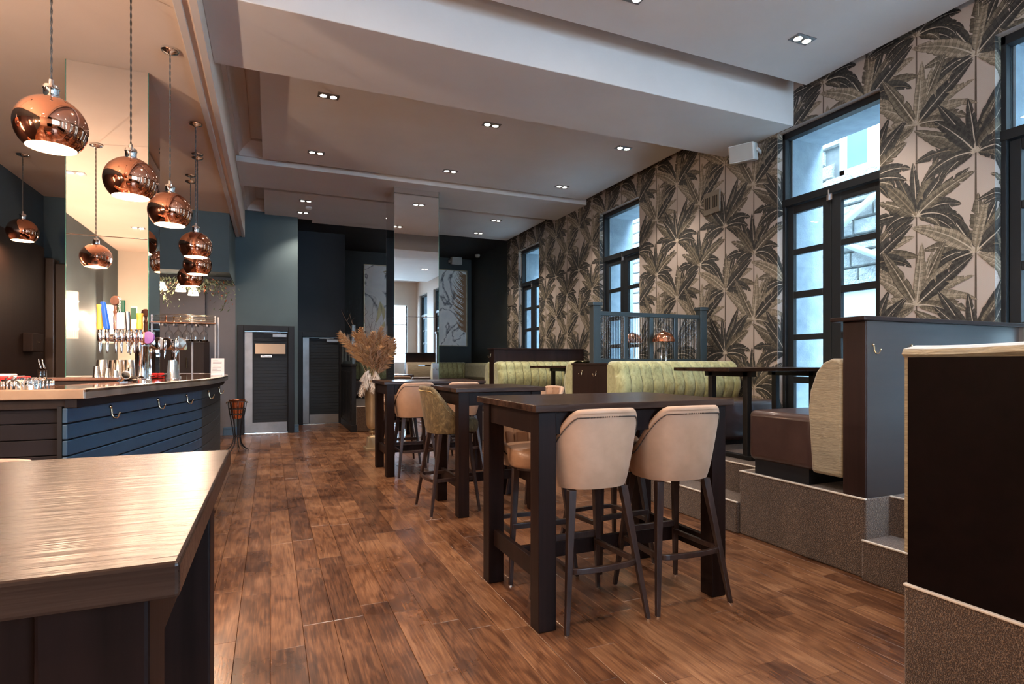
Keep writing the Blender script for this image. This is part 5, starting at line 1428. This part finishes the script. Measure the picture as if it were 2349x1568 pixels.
# ------------------------------------------------------------------ paintings
def painting(x0, x1, z0, z1, label, lft):
    t = thing('painting', label, 'painting', ((x0+x1)/2, 13.97, (z0+z1)/2), 0, 'abstract canvases on the far wall')
    hx, hz = (x1-x0)/2, (z1-z0)/2
    m = mat('marbled_canvas' + ('_gold' if lft else '_feather'), (0.6, 0.57, 0.52), 0.7)
    v = coords(m)
    n1 = noise(m, v, 1.3, 8, 0.5, 0.8)
    rd = N(m, 'ShaderNodeMath', operation='SUBTRACT'); rd.inputs[1].default_value = 0.5; L(m, n1, rd.inputs[0])
    ab = N(m, 'ShaderNodeMath', operation='ABSOLUTE'); L(m, rd.outputs[0], ab.inputs[0])
    veins = ramp(m, ab.outputs[0], [(0.0, (0.10, 0.10, 0.11)), (0.010, (0.5, 0.47, 0.45)), (0.03, (0.88, 0.84, 0.79)), (0.2, (0.74, 0.71, 0.68))])
    L(m, veins, P(m).inputs['Base Color'])
    G().box((-hx + 0.02, -0.022, -hz + 0.02), (hx - 0.02, 0.02, hz - 0.02)).build('canvas', m, t)
    g = G().box((-hx, -0.04, -hz), (-hx + 0.02, 0.03, hz)).box((hx - 0.02, -0.04, -hz), (hx, 0.03, hz)).box((-hx, -0.04, -hz), (hx, 0.03, -hz + 0.02)).box((-hx, -0.04, hz - 0.02), (hx, 0.03, hz))
    g.build('picture_frame', M['copper2'] if False else M['vase'], t)
    rr = random.Random(9)
    go = mat('gold_leaf_paint' if lft else 'bronze_paint', (0.36, 0.27, 0.13) if lft else (0.30, 0.15, 0.07), 0.45, metal=0.4)
    s = G()
    if lft:
        for (cx, cz, l_, w_, a) in ((-0.30, -0.45, 0.55, 0.10, 80), (-0.12, -0.40, 0.5, 0.09, 100), (0.05, -0.48, 0.5, 0.09, 75), (-0.2, 0.78, 0.3, 0.08, 20), (-0.3, -0.75, 0.4, 0.10, 60), (0.1, 0.6, 0.3, 0.07, 140)):
            pts = []
            for k in range(9):
                u = k/8; x = cx + math.cos(R(a))*l_*u + 0.04*math.sin(PI*u); zz = cz + math.sin(R(a))*l_*u; w2 = w_*math.sin(PI*u)*0.5
                pts.append((x, zz, w2))
            vs = [(x - w2, -0.0235, zz) for x, zz, w2 in pts] + [(x + w2, -0.0235, zz) for x, zz, w2 in reversed(pts)]
            vs = [(max(-hx+0.02, min(hx-0.02, a_)), b_, max(-hz+0.02, min(hz-0.02, c_))) for a_, b_, c_ in vs]
            s.add(vs, [tuple(range(len(vs)))])
    else:
        for k in range(64):
            zz0 = -hz*0.62 + (1.62*hz - 0.03) * (k/63)*0.98
            x = hx - 0.03; z_ = zz0 * 0.96 - 0.02; a = R(168 - 8*math.sin(k)) ; ln = 0.42 + 0.12*math.sin(k*0.9) - 0.22*abs(k/63 - 0.45)
            pts = []
            for j in range(11):
                u = j/10; w2 = 0.014*(1-u)**0.6 + 0.002
                pts.append((x, z_, w2)); x += math.cos(a)*ln/10; z_ += math.sin(a)*ln/10; a -= 0.11
            vs = [(p, -0.0235 - 0.0003*(k % 3), q + w2) for p, q, w2 in pts] + [(p, -0.0235 - 0.0003*(k % 3), q - w2) for p, q, w2 in reversed(pts)]
            vs = [(max(-hx+0.02, min(hx-0.02, a_)), b_, max(-hz+0.02, min(hz-0.02, c_))) for a_, b_, c_ in vs]
            s.add(vs, [tuple(range(len(vs)))])
    s.build('brushwork', go, t)
painting(2.07, 3.25, 1.72, 3.64, 'tall marbled canvas with gold leaves left of the mirrored column', True)
painting(3.45, 4.685, 1.69, 3.64, 'tall marbled canvas with a bronze feather right of the mirrored column', False)

# wall fittings
def speaker(loc, rz, label, s=1.0, tilt=0):
    t = thing('wall_speaker', label, 'speaker', loc, rz)
    bb = G().box((-0.13*s, -0.16*s, -0.09*s), (0.13*s, 0.0, 0.09*s)); mt = Matrix.Rotation(R(tilt), 4, 'X')
    bb.v = [tuple(mt @ Vector(p)) for p in bb.v]
    bb.build('cabinet', M['white'], t, bevel=0.012, seg=3)
    gg = G().box((-0.12*s, -0.168*s, -0.08*s), (0.12*s, -0.158*s, 0.08*s)); gg.v = [tuple(mt @ Vector(p)) for p in gg.v]
    gg.build('grille', mat('speaker_grille', (0.40, 0.37, 0.33), 0.7), t, bevel=0.004)
    G().box((-0.15*s, -0.09*s, -0.02*s), (-0.135*s, 0.10*s, 0.02*s)).box((0.135*s, -0.09*s, -0.02*s), (0.15*s, 0.10*s, 0.02*s)).box((-0.15*s, 0.09*s, -0.03*s), (0.15*s, 0.11*s, 0.03*s)).build('bracket', M['white'], t, bevel=0.003)
    return t
speaker((4.70, 4.62, 3.50), R(-62), 'white box speaker on the papered wall under the near beam', 1.0, 12)
speaker((4.34, 13.87, 4.06 - 0.2), 0, 'white box speaker high on the dark far wall', 1.0, 8)
t = thing('sensor', 'small round white alarm sensor near the far corner', 'sensor', (4.80, 13.9, 3.95), 0)
t.location = (4.74, 13.3, 3.95)
G().lathe([(0.001, -0.07), (0.05, -0.065), (0.065, -0.03), (0.065, 0.0)], n=18).build('body', M['white'], t, smooth='auto')
t = thing('wall_vent', 'slotted beige vent plate on the papered wall', 'vent', (XW, 5.24, 3.15))
G().box((-0.022, -0.13, -0.13), (0.0, 0.13, 0.13)).build('plate', mat('beige_vent', (0.20, 0.165, 0.12), 0.6), t, bevel=0.004)
for k in (-3, -2, -1, 1, 2, 3): G().box((-0.0235, k*0.030 - 0.006, -0.07), (-0.0215, k*0.030 + 0.006, 0.07)).build('slot', M['blackplastic'], t)
t = thing('wall_vent', 'small brown vent plate on the papered wall by the farthest window', 'vent', (XW, 11.35, 2.62))
G().box((-0.02, -0.12, -0.12), (0.0, 0.12, 0.12)).build('plate', mat('brown_vent', (0.16, 0.13, 0.10), 0.6), t, bevel=0.004)

# ------------------------------------------------------------------ urn and pampas
vx, vy = 1.36, 8.32
t = thing('floor_urn', 'tall tapering aged gold urn on the floor beside the farthest table', 'urn', (vx, vy, 0))
G().box((-0.115, -0.115, 0), (0.115, 0.115, 0.045)).hexa([(-0.085, -0.085, 0.045), (0.085, -0.085, 0.045), (0.085, 0.085, 0.045), (-0.085, 0.085, 0.045)], [(-0.072, -0.072, 0.19), (0.072, -0.072, 0.19), (0.072, 0.072, 0.19), (-0.072, 0.072, 0.19)]).build('plinth', M['vase'], t, bevel=0.005)
G().lathe([(0.001, 0.19), (0.055, 0.19), (0.05, 0.205), (0.028, 0.22), (0.026, 0.235), (0.052, 0.25), (0.056, 0.265), (0.05, 0.285), (0.03, 0.295), (0.075, 0.33), (0.088, 0.37), (0.096, 0.45), (0.103, 0.6), (0.112, 0.78), (0.128, 0.93), (0.145, 1.0), (0.15, 1.01), (0.14, 1.01), (0.12, 0.93)], n=36).build('body', M['vase'], t, smooth='auto')
bq = thing('dried_bouquet', 'arrangement of tan and pale dried pampas plumes and twigs in the gold urn', 'dried flowers', (vx, vy, 1.0))
rr = random.Random(21)
def plume(tip, base_, m, w_, dens=150, droop=0.0):
    p0 = Vector(base_); p1 = Vector(tip); g = G()
    d = (p1 - p0); st0 = 0.45
    path = [p0 + d*u + Vector((0, 0, -droop*(u**2.2))) + Vector((d.x, d.y, 0))*0.18*math.sin(PI*u)*(-1) for u in [k/12 for k in range(13)]]
    G().tube(path[:12], 0.0028, 5).build('stem', M['stem'], bq)
    def at(u):
        i = min(11, int(u*12)); f = u*12 - i; return path[i]*(1-f) + path[i+1]*f
    for k in range(dens):
        u = st0 + (1-st0)*rr.random()**0.85
        c = at(u); ax = (at(min(1, u+0.05)) - at(max(0, u-0.05))).normalized()
        rad_ = Vector((rr.gauss(0, 1), rr.gauss(0, 1), rr.gauss(0, 1))); rad_ = (rad_ - ax*rad_.dot(ax)).normalized()
        v_ = (u - st0)/(1-st0); ww = w_*(0.35 + 0.9*math.sin(PI*min(1, v_*0.85+0.12)))
        l = ww*rr.uniform(0.9, 1.9); dr = (rad_*0.55 + ax*0.75 + Vector((0, 0, -0.35*droop*3))).normalized()
        q = c + rad_*ww*0.15; sd = dr.cross(rad_).normalized()*0.0045*rr.uniform(0.7, 1.5)
        mid_ = q + dr*l*0.5; end = q + dr*l + Vector((0, 0, -l*0.15))
        g.add([q - sd, q + sd, mid_ + sd*1.3, end, mid_ - sd*1.3], [(0, 1, 2, 3, 4)])
    o = g.build('plume', m, bq)
ax_, ay_ = CS, -SN     # picture-right direction on the ground
def pr(dx, dz, dy=0.0): return (dx*ax_ + dy*SN, dx*ay_ + dy*CS, dz)
for (dx, dz, dy, w_, dn) in ((-0.46, 0.72, -0.05, 0.075, 260), (-0.30, 0.74, 0.1, 0.065, 220), (-0.14, 0.78, -0.1, 0.07, 220), (-0.05, 0.66, 0.1, 0.07, 220), (0.04, 0.72, -0.12, 0.07, 220), (0.12, 0.80, 0.05, 0.065, 220), (0.22, 0.66, -0.08, 0.075, 220), (0.30, 0.55, 0.1, 0.08, 220),
                          (0.33, 0.62, -0.1, 0.08, 220), (-0.18, 0.55, -0.12, 0.08, 220), (0.0, 0.5, -0.15, 0.08, 220), (0.14, 0.5, -0.15, 0.08, 220), (0.27, 0.38, -0.15, 0.08, 220), (-0.08, 0.6, 0.12, 0.08, 200), (0.18, 0.6, 0.15, 0.08, 200)):
    plume(pr(dx, dz, dy), pr(dx*0.08, -0.12, 0), M['pampas'], w_, dn, 0.03)
for (dx, dz, dy) in ((-0.13, -0.08, -0.16), (-0.05, 0.02, -0.18), (0.04, -0.04, -0.18), (0.10, 0.10, -0.16), (-0.10, 0.12, -0.12)):
    plume(pr(dx, dz + 0.10, dy), pr(dx*0.3, 0.16, 0), M['pampas2'], 0.055, 240, 0.22)
for (dx, dz) in ((-0.42, 1.02), (-0.30, 0.95), (-0.12, 1.12), (-0.02, 1.05), (0.06, 0.95), (-0.08, 0.9), (0.1, 0.85)):
    pts = []; o_ = rr.uniform(0, 6)
    for k in range(14):
        u = k/13; pts.append(pr(dx*u + 0.025*math.sin(o_ + u*9), dz*u - 0.05*(1-u), 0.03*math.sin(o_*2 + u*7)))
    g = G().tube(pts, [0.004*(1 - 0.7*k/13) for k in range(14)], 5)
    for k in (6, 9, 11):
        a = Vector(pts[k]); g.tube([a, a + Vector(pr(rr.uniform(-0.07, 0.07), 0.05)), a + Vector(pr(rr.uniform(-0.09, 0.09), 0.11))], [0.002, 0.0015, 0.001], 4)
    g.build('twig', M['twig'], bq)

# ------------------------------------------------------------------ ice bucket stand
st = thing('bucket_stand', 'black wrought iron stand beside the end of the bar', 'stand', (-0.44, 9.05, 0))
for k in range(9):
    a = 2*PI*k/9
    ca, sa = math.cos(a), math.sin(a)
    pts = [(0.125, 0.70), (0.115, 0.62), (0.085, 0.45), (0.055, 0.28), (0.045, 0.20), (0.055, 0.12), (0.085, 0.06), (0.125, 0.022), (0.155, 0.006)]
    G().tube([(r_*ca, r_*sa, z_) for r_, z_ in pts], 0.0065, 6).build('rod', M['blackmetal'], st, smooth=True)
for r_, z_ in ((0.122, 0.70), (0.109, 0.60), (0.097, 0.52), (0.047, 0.20)):
    G().tube([(r_*math.cos(2*PI*k/28), r_*math.sin(2*PI*k/28), z_) for k in range(28)], 0.006, 6, closed=True).build('ring', M['blackmetal'], st, smooth=True)
t = thing('ice_bucket', 'polished copper ice bucket held in the black iron stand', 'bucket', (-0.44, 9.05, 0.46))
G().lathe([(0.001, 0.0), (0.062, 0.0), (0.068, 0.02), (0.092, 0.20), (0.105, 0.255), (0.112, 0.27), (0.104, 0.27), (0.086, 0.2), (0.06, 0.012), (0.001, 0.012)], n=30).build('body', M['copper2'], t, smooth='auto')
for s in (-1, 1):
    G().tube([(s*0.104, -0.02, 0.24), (s*0.135, -0.015, 0.235), (s*0.14, 0, 0.22), (s*0.135, 0.015, 0.235), (s*0.104, 0.02, 0.24)], 0.005, 6).build('handle', M['brass'], t, smooth=True)
